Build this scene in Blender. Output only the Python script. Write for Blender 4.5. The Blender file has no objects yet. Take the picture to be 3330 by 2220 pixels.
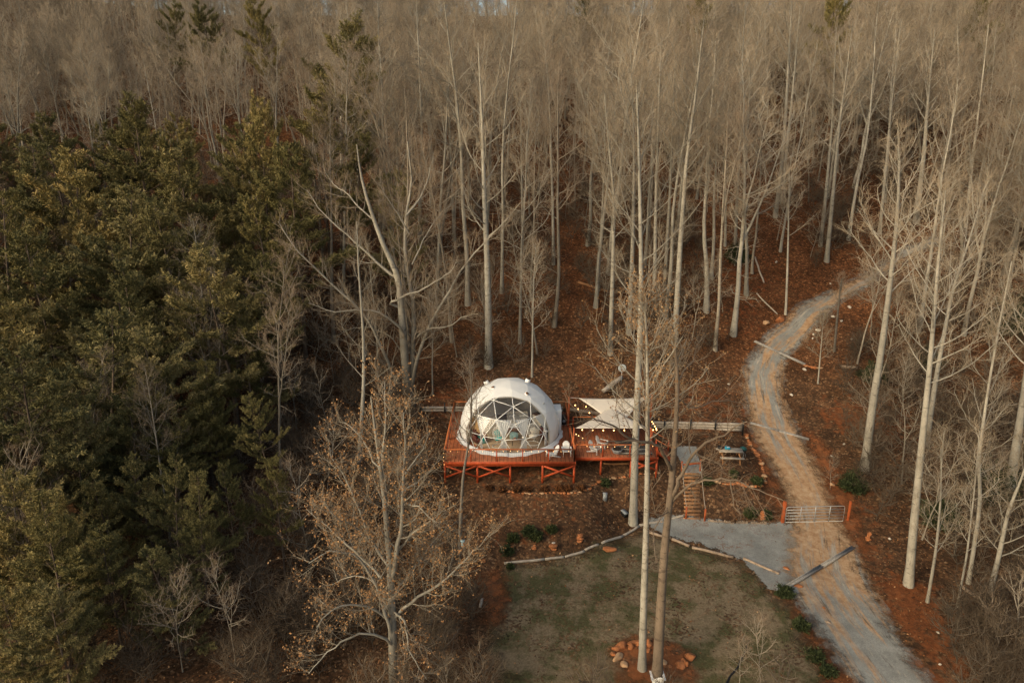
import bpy, bmesh, math, random
import numpy as np
from mathutils import Vector, Matrix
sc = bpy.context.scene
C = sc.collection
R = math.radians
PI = math.pi
# ---------------------------------------------------------------- camera, sky, sun, exposure
CZ = 22.9; PITCH = 17.0; F = 2220.0
cd = bpy.data.cameras.new('camera'); cam = bpy.data.objects.new('camera', cd); C.objects.link(cam)
cd.sensor_width = 36; cd.lens = 24; cd.clip_end = 3000
cam.location = (0, 0, CZ); cam.rotation_euler = (R(90 - PITCH), 0, 0)
sc.camera = cam
w = bpy.data.worlds.new('World'); sc.world = w; w.use_nodes = True
SUN_EL, SUN_AZ = 26, 232     # azimuth of the sun, clockwise from +Y
nt = w.node_tree; nt.nodes.clear()
sk = nt.nodes.new('ShaderNodeTexSky'); sk.sky_type = 'NISHITA'; sk.sun_disc = False
sk.sun_elevation = R(SUN_EL); sk.sun_rotation = R(SUN_AZ); sk.air_density = 1.0; sk.dust_density = 4.0; sk.ozone_density = .6
bgn = nt.nodes.new('ShaderNodeBackground'); bgn.inputs[1].default_value = 0.15
wo = nt.nodes.new('ShaderNodeOutputWorld')
wm = nt.nodes.new('ShaderNodeMix'); wm.data_type = 'RGBA'; wm.blend_type = 'MULTIPLY'; wm.inputs[0].default_value = 1; wm.inputs[7].default_value = (1.04, 1.0, .88, 1)   # thin warm evening overcast
nt.links.new(sk.outputs[0], wm.inputs[6]); nt.links.new(wm.outputs[2], bgn.inputs[0]); nt.links.new(bgn.outputs[0], wo.inputs[0])
sd = bpy.data.lights.new('sun', 'SUN'); sd.energy = 1.1; sd.angle = R(32); sd.color = (1, .89, .68)
so = bpy.data.objects.new('sun', sd); C.objects.link(so)
_e, _a = R(SUN_EL), R(SUN_AZ)
so.rotation_euler = Vector((math.sin(_a) * math.cos(_e), math.cos(_a) * math.cos(_e), math.sin(_e))).to_track_quat('Z', 'Y').to_euler()
sc.view_settings.view_transform = 'Standard'; sc.view_settings.look = 'None'
sc.view_settings.exposure = 0.46; sc.view_settings.gamma = 1
sc.render.engine = 'CYCLES'
sc.cycles.max_bounces = 6; sc.cycles.transparent_max_bounces = 12
rng = np.random.default_rng(7); random.seed(7)

# ---------------------------------------------------------------- terrain
def sstep(a, b, x):
    t = np.clip((x - a) / (b - a), 0, 1); return t * t * (3 - 2 * t)
PRO_L = [(-60, -9), (0, -6), (25, -4.9), (38.6, -4.4), (39.6, -3.9), (44, -2.1), (46, -1.45), (50, -1.0), (54.6, -.45), (55.4, .15), (58, 1.0), (70, 5.8), (100, 17.5), (150, 38.5), (178, 51), (195, 53), (260, 30), (700, 0)]
PRO_P = [(-60, -9), (0, -6), (25, -4.9), (38.6, -4.3), (43.2, -4.05), (46.6, -1.8), (50, -1.0), (54.6, -.45), (55.4, .15), (58, 1.0), (70, 5.8), (100, 17.5), (150, 38.5), (178, 51), (195, 53), (260, 30), (700, 0)]
PRO_R = [(-60, -9), (0, -6), (25, -5.0), (38, -4.5), (43, -3.95), (56, -.4), (60, 1.3), (70, 5.3), (85, 11.6), (100, 17.5), (150, 38.5), (178, 51), (195, 53), (260, 30), (700, 0)]
def hfun(x, y):
    f = lambda P: np.interp(y, [p[0] for p in P], [p[1] for p in P])
    a = sstep(5, 8, x); b = sstep(17, 20.5, x)
    z = f(PRO_L) * (1 - a) + f(PRO_P) * a
    z = z * (1 - b) + f(PRO_R) * b
    far = np.clip(np.maximum(np.maximum((-x - 8) / 10, (x - 27) / 10), (y - 58) / 10), 0, 1)
    n = (np.sin(x * .31 + 1.3) * np.sin(y * .27 + .5) * .35 + np.sin(x * .11 + .4) * np.sin(y * .093 + 2) * .9 + np.sin(x * .73 + y * .61) * .12)
    z = z + n * far
    z = z - sstep(-14, -40, x) * 3.0 * (1 - sstep(60, 90, y))
    z = z + sstep(60, 130, np.abs(x)) * 5
    z = z + sstep(26, 34, x) * (1 - sstep(70, 90, y)) * .8
    z = z + .03 * np.sin(x * 1.9 + y * .7) * np.sin(y * 1.7 - x * .6)
    return z
def axis(lo, hi, nlo, nhi, st):
    a = list(np.arange(nlo, nhi + 1e-6, st)); s = st; v = nhi
    while v < hi: s *= 1.12; v += s; a.append(v)
    s = st; v = nlo
    while v > lo: s *= 1.12; v -= s; a.insert(0, v)
    return np.array(a)
GX = axis(-500, 500, -45, 45, .5); GY = axis(-150, 650, 20, 75, .5)
HG = hfun(GX[None, :], GY[:, None])
k_ = np.array([.25, .5, .25])
for _ in range(2):
    HG[1:-1] = .25 * HG[:-2] + .5 * HG[1:-1] + .25 * HG[2:]
def T(x, y):
    x = np.asarray(x, float); y = np.asarray(y, float)
    i = np.clip(np.searchsorted(GX, x) - 1, 0, len(GX) - 2); j = np.clip(np.searchsorted(GY, y) - 1, 0, len(GY) - 2)
    u = (x - GX[i]) / (GX[i + 1] - GX[i]); v = (y - GY[j]) / (GY[j + 1] - GY[j])
    return HG[j, i] * (1 - u) * (1 - v) + HG[j, i + 1] * u * (1 - v) + HG[j + 1, i] * (1 - u) * v + HG[j + 1, i + 1] * u * v
_c, _s = math.cos(R(PITCH)), math.sin(R(PITCH))
def ray(px, py):           # photo pixel (3330 x 2220) -> direction with y component 1
    a = (px - 1665) / F; b = (1110 - py) / F
    d = np.array([a, _c + b * _s, -_s + b * _c]); return d / d[1]
def at(px, py, y):
    d = ray(px, py); return np.array([d[0] * y, y, CZ + d[2] * y])
def G(px, py):             # where the pixel meets the terrain
    d = ray(px, py); lo = 5.0
    ys = np.arange(8, 230, .25); zz = CZ + d[2] * ys - T(d[0] * ys, ys)
    k = np.argmax(zz < 0)
    if zz[k] >= 0: k = len(ys) - 1
    a, b = ys[max(k - 1, 0)], ys[k]
    for _ in range(20):
        m = (a + b) / 2
        if CZ + d[2] * m - T(d[0] * m, m) < 0: b = m
        else: a = m
    return np.array([d[0] * a, a, float(T(d[0] * a, a))])
def proj(p):
    x, y, z = p[0], p[1], p[2] - CZ
    dep = y * _c - z * _s; up = y * _s + z * _c
    return 1665 + F * x / dep, 1110 - F * up / dep, dep

# ---------------------------------------------------------------- materials
def mat(name, rough=.8, spec=.3):
    m = bpy.data.materials.new(name); m.use_nodes = True
    b = m.node_tree.nodes['Principled BSDF']; b.inputs['Roughness'].default_value = rough
    b.inputs['Specular IOR Level'].default_value = spec
    return m, m.node_tree, b
def N(t, kind, **kw):
    n = t.nodes.new('ShaderNode' + kind)
    for k, v in kw.items():
        if k in n.inputs.keys(): n.inputs[k].default_value = v
        else: setattr(n, k, v)
    return n
def ramp(t, src, stops):
    r = t.nodes.new('ShaderNodeValToRGB'); e = r.color_ramp.elements
    while len(e) < len(stops): e.new(.5)
    for k, (p, c) in enumerate(stops):
        e[k].position = p; e[k].color = (c[0], c[1], c[2], 1) if hasattr(c, '__len__') else (c, c, c, 1)
    t.links.new(src, r.inputs[0]); return r.outputs[0]
def mixc(t, fac, a, b, mode='MIX'):
    m = t.nodes.new('ShaderNodeMix'); m.data_type = 'RGBA'; m.blend_type = mode
    for s, v in ((m.inputs[0], fac), (m.inputs[6], a), (m.inputs[7], b)):
        if isinstance(v, (int, float)): s.default_value = v
        elif isinstance(v, tuple): s.default_value = (*v, 1)
        else: t.links.new(v, s)
    return m.outputs[2]
def mth(t, op, a, b=0.0):
    m = t.nodes.new('ShaderNodeMath'); m.operation = op
    for s, v in ((m.inputs[0], a), (m.inputs[1], b)):
        if isinstance(v, (int, float)): s.default_value = v
        else: t.links.new(v, s)
    return m.outputs[0]
def noise(t, scale, detail=4, rough=.6, coord='Object', sc3=None, vec=None):
    n = N(t, 'TexNoise', Scale=scale, Detail=detail, Roughness=rough)
    if vec is None:
        tc = N(t, 'TexCoord'); vec = tc.outputs[coord]
    if sc3:
        mp = N(t, 'Mapping'); mp.inputs['Scale'].default_value = sc3; t.links.new(vec, mp.inputs[0]); vec = mp.outputs[0]
    t.links.new(vec, n.inputs['Vector']); return n.outputs[0]
def attr(t, name):
    a = N(t, 'Attribute'); a.attribute_name = name; return a
def bump(t, b, h, s=.3, d=.02):
    n = N(t, 'Bump', Strength=s, Distance=d); t.links.new(h, n.inputs['Height']); t.links.new(n.outputs[0], b.inputs['Normal'])
def paint(name, col, rough=.7, var=.25, scale=6, sc3=None, spec=.3):
    m, t, b = mat(name, rough, spec)
    n = noise(t, scale, 5, .65, sc3=sc3)
    lo = tuple(c * (1 - var) for c in col); hi = tuple(min(1, c * (1 + var)) for c in col)
    t.links.new(ramp(t, n, [(.3, lo), (.7, hi)]), b.inputs['Base Color'])
    bump(t, b, n, .15, .01)
    return m
M = {}
# leaf covered ground
def leaf_color(t, dark=1.0):
    v1 = N(t, 'TexVoronoi', Scale=7.5); v2 = N(t, 'TexVoronoi', Scale=3.4)
    tc = N(t, 'TexCoord'); t.links.new(tc.outputs['Object'], v1.inputs['Vector']); t.links.new(tc.outputs['Object'], v2.inputs['Vector'])
    s1 = N(t, 'SeparateColor'); t.links.new(v1.outputs['Color'], s1.inputs[0])
    s2 = N(t, 'SeparateColor'); t.links.new(v2.outputs['Color'], s2.inputs[0])
    c1 = ramp(t, s1.outputs[0], [(0, (.034, .020, .012)), (.45, (.072, .040, .022)), (.75, (.122, .064, .033)), (.93, (.21, .11, .052)), (1, (.40, .26, .15))])
    c2 = ramp(t, s2.outputs[1], [(0, (.036, .022, .013)), (.6, (.082, .045, .024)), (1, (.155, .078, .036))])
    c = mixc(t, .4, c1, c2)
    n = noise(t, .35, 6, .65)
    return mixc(t, 1.0, c, ramp(t, n, [(.3, .55), (.7, 1.35)]), 'MULTIPLY'), s1.outputs[1]
m, t, b = mat('leaf_litter_ground', .95, .1)
c, h = leaf_color(t)
a = attr(t, 'clay')
n2 = noise(t, 1.6, 7, .7)
clayc = ramp(t, noise(t, 3.0, 6, .7), [(.3, (.085, .030, .013)), (.7, (.25, .085, .030))])
f = ramp(t, mth(t, 'ADD', mth(t, 'MULTIPLY', a.outputs['Fac'], .62), mth(t, 'MULTIPLY', mth(t, 'SUBTRACT', n2, .5), 2.2)), [(.34, 0), (.62, .9)])
c = mixc(t, f, c, clayc)
tc = N(t, 'TexCoord'); sp = N(t, 'SeparateXYZ'); t.links.new(tc.outputs['Object'], sp.inputs[0])
fs = ramp(t, mth(t, 'ADD', mth(t, 'MULTIPLY', sp.outputs[1], .01), mth(t, 'MULTIPLY', mth(t, 'SUBTRACT', noise(t, .12, 4, .6), .5), .35)), [(.56, 0), (.68, 1)])
c = mixc(t, fs, c, mixc(t, 1.0, c, (1.2, .93, .76), 'MULTIPLY'))
t.links.new(c, b.inputs['Base Color']); bump(t, b, h, .6, .06); M['ground'] = m

def edged(name, colfn, rough=.95, thr=(.34, .46), nscale=2.2, bmp=None):
    """surface sheet whose ragged rim gives way to the ground below"""
    m, t, b = mat(name, rough, .15)
    col, h = colfn(t); t.links.new(col, b.inputs['Base Color'])
    if h is not None: bump(t, b, h, .5, .03)
    e = attr(t, 'edge').outputs['Fac']
    nn = noise(t, nscale, 7, .7)
    f = ramp(t, mth(t, 'ADD', e, mth(t, 'MULTIPLY', mth(t, 'SUBTRACT', nn, .5), 1.3)), [(thr[0], 0), (thr[1], 1)])
    tr = N(t, 'BsdfTransparent'); mx = N(t, 'MixShader'); out = t.nodes['Material Output']
    t.links.new(f, mx.inputs[0]); t.links.new(tr.outputs[0], mx.inputs[1]); t.links.new(b.outputs[0], mx.inputs[2]); t.links.new(mx.outputs[0], out.inputs[0])
    return m
def gravel_col(t):
    n = noise(t, 14, 8, .8); n2 = noise(t, .9, 6, .65)
    g = ramp(t, n, [(.25, (.12, .125, .115)), (.5, (.235, .235, .215)), (.8, (.40, .39, .355))])
    return mixc(t, 1.0, g, ramp(t, n2, [(.3, .7), (.7, 1.15)]), 'MULTIPLY'), n
def pad_col(t):
    g, n = gravel_col(t)
    v = N(t, 'TexVoronoi', Scale=9.0); tc = N(t, 'TexCoord'); t.links.new(tc.outputs['Object'], v.inputs['Vector'])
    s = N(t, 'SeparateColor'); t.links.new(v.outputs['Color'], s.inputs[0])
    f = mth(t, 'MULTIPLY', ramp(t, s.outputs[0], [(.55, 0), (.62, 1)]), ramp(t, noise(t, .8, 5, .7), [(.52, 0), (.68, .75)]))
    return mixc(t, f, g, (.16, .065, .03)), n
M['gravel'] = edged('grey_gravel', pad_col)
def drive_col(t):
    g, n = gravel_col(t)
    uv = N(t, 'Attribute'); uv.attribute_name = 'road'
    st = noise(t, 1.0, 7, .7, vec=uv.outputs['Vector'], sc3=(1.1, .13, 1))
    st2 = noise(t, 1.0, 7, .75, vec=uv.outputs['Vector'], sc3=(2.4, .22, 1))
    tan = ramp(t, noise(t, 2.2, 8, .75), [(.25, (.19, .10, .048)), (.45, (.33, .20, .11)), (.6, (.42, .29, .175)), (.8, (.54, .42, .29))])
    ta = attr(t, 'tan').outputs['Fac']
    f = ramp(t, mth(t, 'ADD', ta, mth(t, 'MULTIPLY', mth(t, 'SUBTRACT', st, .5), 5.0)), [(.25, 0), (.75, 1)])
    c = mixc(t, f, g, tan)
    c = mixc(t, ramp(t, st2, [(.565, 0), (.63, .75)]), c, (.085, .062, .044))
    c = mixc(t, mth(t, 'MULTIPLY', ramp(t, st, [(.36, 1), (.42, 0)]), .5), c, (.56, .46, .34))
    return c, n
M['drive'] = edged('rutted_gravel_and_clay', drive_col, thr=(.22, .72), nscale=1.6)
def soil_col(t):
    n = noise(t, 4, 8, .8); lc, h = leaf_color(t); c = ramp(t, n, [(.3, (.10, .034, .014)), (.5, (.21, .075, .028)), (.75, (.34, .13, .05))])
    return mixc(t, ramp(t, noise(t, 1.1, 5, .7), [(.46, 0), (.6, .8)]), c, lc), n
M['soil'] = edged('bare_orange_soil', soil_col, thr=(.25, .7), nscale=1.2)
def lawn_col(t):
    n = noise(t, 9, 8, .8); n2 = noise(t, .55, 6, .7)
    a = ramp(t, n, [(.25, (.030, .030, .012)), (.5, (.070, .066, .028)), (.8, (.145, .13, .07))])
    d = ramp(t, n, [(.25, (.095, .070, .040)), (.5, (.175, .132, .080)), (.8, (.29, .225, .145))])
    c = mixc(t, ramp(t, n2, [(.44, 0), (.56, 1)]), a, d)
    lc, h = leaf_color(t)
    v = N(t, 'TexVoronoi', Scale=8.0); tc = N(t, 'TexCoord'); t.links.new(tc.outputs['Object'], v.inputs['Vector'])
    s = N(t, 'SeparateColor'); t.links.new(v.outputs['Color'], s.inputs[0])
    f = mth(t, 'MULTIPLY', ramp(t, s.outputs[0], [(.6, 0), (.7, 1)]), ramp(t, noise(t, .5, 6, .7), [(.42, .15), (.62, 1)]))
    return mixc(t, f, c, lc), n
M['lawn'] = edged('thin_winter_grass', lawn_col, thr=(.28, .75), nscale=.8)

def bark(name, base, dark, twig, rnd=.35, basedark=0):
    m, t, b = mat(name, .9, .15)
    n = noise(t, 3.0, 8, .8, sc3=(2.2, 2.2, .9)); n2 = noise(t, .5, 5, .65)
    c = ramp(t, n, [(.28, dark), (.46, base), (.8, tuple(min(1, x * 1.22) for x in base))])
    c = mixc(t, 1.0, c, ramp(t, n2, [(.3, .66), (.7, 1.15)]), 'MULTIPLY')
    n3 = noise(t, 2.2, 3, .5, sc3=(1, 1, 2.6)); c = mixc(t, ramp(t, n3, [(.60, 0), (.68, .65)]), c, dark)
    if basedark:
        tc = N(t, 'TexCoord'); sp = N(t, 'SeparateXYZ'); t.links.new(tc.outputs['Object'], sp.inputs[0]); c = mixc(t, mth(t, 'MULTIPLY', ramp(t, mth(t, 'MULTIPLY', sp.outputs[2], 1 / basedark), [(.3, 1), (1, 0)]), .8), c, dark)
    lv = attr(t, 'lv').outputs['Fac']
    c = mixc(t, lv, c, twig)
    oi = N(t, 'ObjectInfo')
    c = mixc(t, 1.0, c, ramp(t, oi.outputs['Random'], [(0, 1 - rnd), (1, 1.0 + rnd * .3)]), 'MULTIPLY')
    t.links.new(c, b.inputs['Base Color']); bump(t, b, n, .4, .02)
    return m
M['bark'] = bark('pale_grey_bark', (.35, .325, .27), (.13, .115, .092), (.36, .28, .19))
M['barkf'] = bark('far_grey_brown_bark', (.27, .235, .185), (.11, .09, .07), (.275, .20, .135), .35)
M['barkr'] = bark('ridge_lit_grey_bark', (.33, .29, .23), (.14, .12, .095), (.345, .27, .185), .3)  # paler than the mid wood: light on the ridge put into the colour
M['brush'] = bark('dull_brown_twigs', (.15, .12, .09), (.07, .055, .042), (.15, .108, .07), .5)
M['barkb'] = bark('brown_furrowed_bark', (.19, .145, .105), (.075, .055, .04), (.22, .16, .11))
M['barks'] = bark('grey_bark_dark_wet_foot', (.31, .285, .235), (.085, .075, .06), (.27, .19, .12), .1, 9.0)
M['barkd'] = bark('dark_grey_bark', (.17, .15, .125), (.06, .05, .042), (.24, .18, .13))
M['barkp'] = bark('pine_bark', (.16, .12, .09), (.05, .038, .03), (.12, .09, .06))
def needles(name, cols):
    m, t, b = mat(name, .75, .2)
    tv = attr(t, 'lv').outputs['Fac']
    c = ramp(t, tv, cols)
    oi = N(t, 'ObjectInfo')
    c = mixc(t, 1.0, c, ramp(t, oi.outputs['Random'], [(0, (.82, .85, .82)), (.5, (1.0, 1.0, .95)), (1, (1.25, 1.17, 1.0))]), 'MULTIPLY')
    t.links.new(c, b.inputs['Base Color'])
    return m
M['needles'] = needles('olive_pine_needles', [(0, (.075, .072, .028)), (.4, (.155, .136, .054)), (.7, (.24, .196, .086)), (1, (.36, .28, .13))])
M['green'] = needles('dark_evergreen_leaves', [(0, (.022, .030, .012)), (.6, (.045, .058, .022)), (1, (.09, .10, .04))])
M['dryleaf'] = needles('golden_dry_leaves', [(0, (.17, .08, .032)), (.5, (.28, .145, .062)), (1, (.42, .26, .14))])
M['litter'] = needles('fallen_brown_leaves', [(0, (.04, .018, .009)), (.5, (.12, .05, .02)), (.85, (.26, .11, .04)), (1, (.46, .27, .14))])
M['deck'] = paint('red_cedar_stain_boards', (.34, .072, .020), .6, .3, 3, (6, .5, 1))
# deck boards: grooves by wave
def deck_mat(name, col):
    m, t, b = mat(name, .6, .3)
    tc = N(t, 'TexCoord')
    w_ = N(t, 'TexWave', Scale=1.05, Distortion=0.0); w_.wave_type = 'BANDS'; w_.bands_direction = 'X'
    t.links.new(tc.outputs['Object'], w_.inputs['Vector'])
    n = noise(t, 2.2, 6, .7, sc3=(4, .6, 1))
    c = ramp(t, n, [(.3, tuple(x * .6 for x in col)), (.7, (col[0] * 1.25, col[1] * 1.5, col[2] * 1.7))])
    c = mixc(t, ramp(t, w_.outputs['Fac'], [(.03, .75), (.10, 0)]), c, tuple(x * .25 for x in col))
    t.links.new(c, b.inputs['Base Color']); return m
M['boards'] = deck_mat('red_stained_deck_boards', (.34, .092, .033))
M['rail'] = paint('orange_rail_wood', (.44, .125, .036), .6, .25, 4)  # top rails and handrails, a paler orange than the beams
M['beam'] = paint('red_stained_beams', (.38, .060, .016), .6, .3, 4)
M['post'] = paint('orange_red_post', (.36, .082, .024), .6, .3, 4)
M['wire'] = paint('dull_wire', (.10, .07, .05), .5)
M['black'] = paint('black_painted_metal', (.012, .012, .013), .5, .3)
M['log'] = paint('weathered_grey_log', (.36, .31, .25), .9, .45, 3, (1, 5, 5))
M['log2'] = paint('bark_stripped_log', (.27, .20, .14), .9, .5, 3)
M['timber'] = paint('tan_step_timber', (.34, .17, .075), .85, .3, 4)
M['rock'] = paint('orange_clay_rock', (.33, .125, .048), .95, .5, 3)
M['rocky'] = paint('tan_rock', (.40, .25, .14), .95, .35, 5)
M['rockw'] = paint('white_quartz_rock', (.46, .41, .34), .9, .3, 5)
M['metal'] = paint('galvanised_metal', (.42, .44, .45), .45, .15, 8); M['metal'].node_tree.nodes['Principled BSDF'].inputs['Metallic'].default_value = .5
M['drain'] = paint('dirty_grey_steel', (.27, .255, .235), .7, .35, 5)
M['white'] = paint('white_plastic_slats', (.78, .77, .74), .5, .05)
M['rug'] = None
M['grey'] = paint('dull_grey_metal', (.25, .27, .28), .6, .2)
M['blue'] = paint('teal_blue_plastic', (.01, .22, .34), .4, .2)
M['teal'] = paint('teal_cushion', (.0, .30, .30), .8, .25)
M['wood'] = paint('brown_wood', (.16, .08, .04), .6)
M['cream'] = paint('cream_fabric', (.62, .57, .49), .9, .1)
M['tan'] = paint('tan_rug', (.36, .26, .17), .95, .2, 12)
M['maroon'] = paint('maroon_fabric', (.11, .02, .015), .9)
M['rattan'] = paint('white_rattan', (.66, .64, .60), .7)
# tent fabric, lets light through
def fabric(name, col, tr, rough=.7):
    m, t, b = mat(name, rough, .3)
    n = noise(t, 2.0, 6, .65)
    c = ramp(t, n, [(.3, tuple(x * .93 for x in col)), (.7, col)]); t.links.new(c, b.inputs['Base Color'])
    tl = N(t, 'BsdfTranslucent'); t.links.new(c, tl.inputs[0]); mx = N(t, 'MixShader'); mx.inputs[0].default_value = tr
    t.links.new(b.outputs[0], mx.inputs[1]); t.links.new(tl.outputs[0], mx.inputs[2]); t.links.new(mx.outputs[0], t.nodes['Material Output'].inputs[0])
    bump(t, b, n, .25, .04)
    return m
M['liner'] = fabric('grey_quilted_liner', (.82, .78, .71), .6, .95)
M['cover'] = fabric('white_pvc_tent_cover', (.88, .89, .88), .3)
M['curtain'] = fabric('sheer_white_curtain', (.85, .86, .86), .55, .9)
M['sail'] = fabric('cream_sail_cloth', (.88, .81, .70), .35, .9)
M['beige'] = fabric('beige_cloth_panel', (.72, .46, .22), .4, .9)
m, t, b = mat('clear_vinyl_window', .08)
tr = N(t, 'BsdfTransparent'); tr.inputs[0].default_value = (.95, .96, .96, 1); gl = N(t, 'BsdfGlossy'); gl.inputs['Roughness'].default_value = .12
mx = N(t, 'MixShader'); mx.inputs[0].default_value = .04
t.links.new(tr.outputs[0], mx.inputs[1]); t.links.new(gl.outputs[0], mx.inputs[2]); t.links.new(mx.outputs[0], t.nodes['Material Output'].inputs[0]); M['vinyl'] = m
m, t, b = mat('warm_lit_bulb'); b.inputs['Base Color'].default_value = (1, .6, .25, 1); b.inputs['Emission Color'].default_value = (1, .50, .16, 1); b.inputs['Emission Strength'].default_value = 6; M['bulb'] = m
m, t, b = mat('grey_rug_with_wavy_lines', .95)
tc = N(t, 'TexCoord'); wv = N(t, 'TexWave', Scale=.5, Distortion=3.5); wv.inputs['Detail'].default_value = 1; wv.bands_direction = 'Y'; t.links.new(tc.outputs['Object'], wv.inputs['Vector'])
t.links.new(ramp(t, wv.outputs['Fac'], [(.86, (.055, .055, .052)), (.93, (.36, .33, .28))]), b.inputs['Base Color']); M['rug'] = m
m, t, b = mat('dark_solar_glass', .15, .6); b.inputs['Base Color'].default_value = (.02, .03, .05, 1); M['solar'] = m

# ---------------------------------------------------------------- object helpers
def newmesh(name, V, Fc, attrs=None, smooth=False):
    me = bpy.data.meshes.new(name)
    V = np.asarray(V, np.float32); me.vertices.add(len(V)); me.vertices.foreach_set('co', V.ravel())
    if isinstance(Fc, list) and len(Fc) and not isinstance(Fc[0], (int, np.integer)):
        lens = np.array([len(f) for f in Fc], np.int32); idx = np.array([i for f in Fc for i in f], np.int32)
    else:
        Fc = np.asarray(Fc, np.int32); lens = np.full(len(Fc), Fc.shape[1], np.int32); idx = Fc.ravel()
    st = np.concatenate([[0], np.cumsum(lens)[:-1]]).astype(np.int32)
    me.loops.add(len(idx)); me.loops.foreach_set('vertex_index', idx)
    me.polygons.add(len(lens)); me.polygons.foreach_set('loop_start', st); me.polygons.foreach_set('loop_total', lens)
    if smooth: me.polygons.foreach_set('use_smooth', np.ones(len(lens), bool))
    me.update(calc_edges=True)
    for k, v in (attrs or {}).items():
        if v.ndim == 1:
            a = me.attributes.new(k, 'FLOAT', 'POINT'); a.data.foreach_set('value', v.astype(np.float32))
        else:
            a = me.attributes.new(k, 'FLOAT_VECTOR', 'POINT'); a.data.foreach_set('vector', v.astype(np.float32).ravel())
    return me
def link(name, me, m=None, parent=None, loc=None, rz=0):
    o = bpy.data.objects.new(name, me); C.objects.link(o)
    if m is not None and me is not None and not me.materials: me.materials.append(m)
    if parent is not None: o.parent = parent
    if loc is not None: o.location = [float(q) for q in loc]
    if rz: o.rotation_euler = (0, 0, rz)
    return o
def tag(o, label, cat, group=None, kind=None):
    if label: o['label'] = label
    if cat: o['category'] = cat
    if group: o['group'] = group
    if kind: o['kind'] = kind
    return o
def thing(name, label, cat, loc=(0, 0, 0), rz=0, group=None):
    return tag(link(name, None, None, None, loc, rz), label, cat, group)
def dup(root, loc=None, rot=None, scale=None, label=None):
    r = root.copy(); C.objects.link(r)
    if loc is not None: r.location = [float(q) for q in loc]
    if rot is not None: r.rotation_euler = rot
    if scale is not None: r.scale = scale
    if label: r['label'] = label
    for ch in list(root.children):
        c = ch.copy(); C.objects.link(c); c.parent = r
        for g in list(ch.children):
            d = g.copy(); C.objects.link(d); d.parent = c
    return r
class MB:
    """collects boxes, bars and tubes for one mesh object"""
    def __init__(s): s.V = []; s.F = []
    def add(s, V, Fc):
        o = len(s.V); s.V += [tuple(map(float, v)) for v in V]; s.F += [tuple(i + o for i in f) for f in Fc]
    def box(s, c, d, rz=0, rx=0, ry=0):
        mt = Matrix.Translation(c) @ Matrix.Rotation(rz, 4, 'Z') @ Matrix.Rotation(ry, 4, 'Y') @ Matrix.Rotation(rx, 4, 'X')
        V = [mt @ Vector((x * d[0] / 2, y * d[1] / 2, z * d[2] / 2)) for x in (-1, 1) for y in (-1, 1) for z in (-1, 1)]
        s.add(V, [(0, 1, 3, 2), (4, 6, 7, 5), (0, 4, 5, 1), (2, 3, 7, 6), (0, 2, 6, 4), (1, 5, 7, 3)])
    def bar(s, a, b, w, h=None):
        a = Vector(a); b = Vector(b); h = h or w; d = (b - a); L = d.length; d.normalize()
        ref = Vector((0, 0, 1)) if abs(d.z) < .95 else Vector((0, 1, 0))
        u = d.cross(ref).normalized(); v = u.cross(d)
        V = [p + u * su * w / 2 + v * sv * h / 2 for p in (a, b) for su, sv in ((-1, -1), (1, -1), (1, 1), (-1, 1))]
        s.add(V, [(0, 1, 2, 3), (7, 6, 5, 4), (0, 4, 5, 1), (1, 5, 6, 2), (2, 6, 7, 3), (3, 7, 4, 0)])
    def tube(s, pts, r, n=8, caps=True):
        pts = [Vector(p) for p in pts]; rs = r if hasattr(r, '__len__') else [r] * len(pts); o = len(s.V)
        for i, p in enumerate(pts):
            d = (pts[min(i + 1, len(pts) - 1)] - pts[max(i - 1, 0)]).normalized()
            ref = Vector((0, 0, 1)) if abs(d.z) < .9 else Vector((0, 1, 0))
            u = d.cross(ref).normalized(); v = u.cross(d)
            for k in range(n):
                a = 2 * PI * k / n; q = p + (u * math.cos(a) + v * math.sin(a)) * rs[i]; s.V.append(tuple(q))
        for i in range(len(pts) - 1):
            for k in range(n):
                a, b = o + i * n + k, o + i * n + (k + 1) % n; s.F.append((a, b, b + n, a + n))
        if caps:
            s.F.append(tuple(o + k for k in range(n))[::-1]); s.F.append(tuple(o + (len(pts) - 1) * n + k for k in range(n)))
    def build(s, name, m=None, parent=None, loc=None, rz=0, smooth=False, bevel=0):
        o = link(name, newmesh(name, s.V, s.F, smooth=smooth), m, parent, loc, rz)
        if bevel:
            bv = o.modifiers.new('bevel', 'BEVEL'); bv.width = bevel; bv.segments = 2
        return o
def rockmesh(sx, sy, sz, seed, sub=3, jag=.25):
    bm = bmesh.new(); bmesh.ops.create_icosphere(bm, subdivisions=sub, radius=1); r = random.Random(seed)
    ph = [r.uniform(0, 6) for _ in range(6)]
    pl = [(Vector((r.gauss(0, 1), r.gauss(0, 1), r.gauss(0, 1))).normalized(), r.uniform(.62, .9)) for _ in range(9)]
    for v in bm.verts:
        c = v.co.normalized(); d = 1 + jag * .5 * (math.sin(c.x * 3 + ph[0]) * math.sin(c.y * 4 + ph[1]) + .6 * math.sin(c.z * 5 + ph[2] + c.x * 4))
        q = c * d
        for n, k in pl:
            e = q.dot(n)
            if e > k: q -= n * (e - k)
        q.x *= sx; q.y *= sy; q.z *= sz; v.co = q
    V = [tuple(v.co) for v in bm.verts]; Fc = [tuple(x.index for x in f.verts) for f in bm.faces]; bm.free()
    return newmesh('rock', V, Fc)

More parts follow.
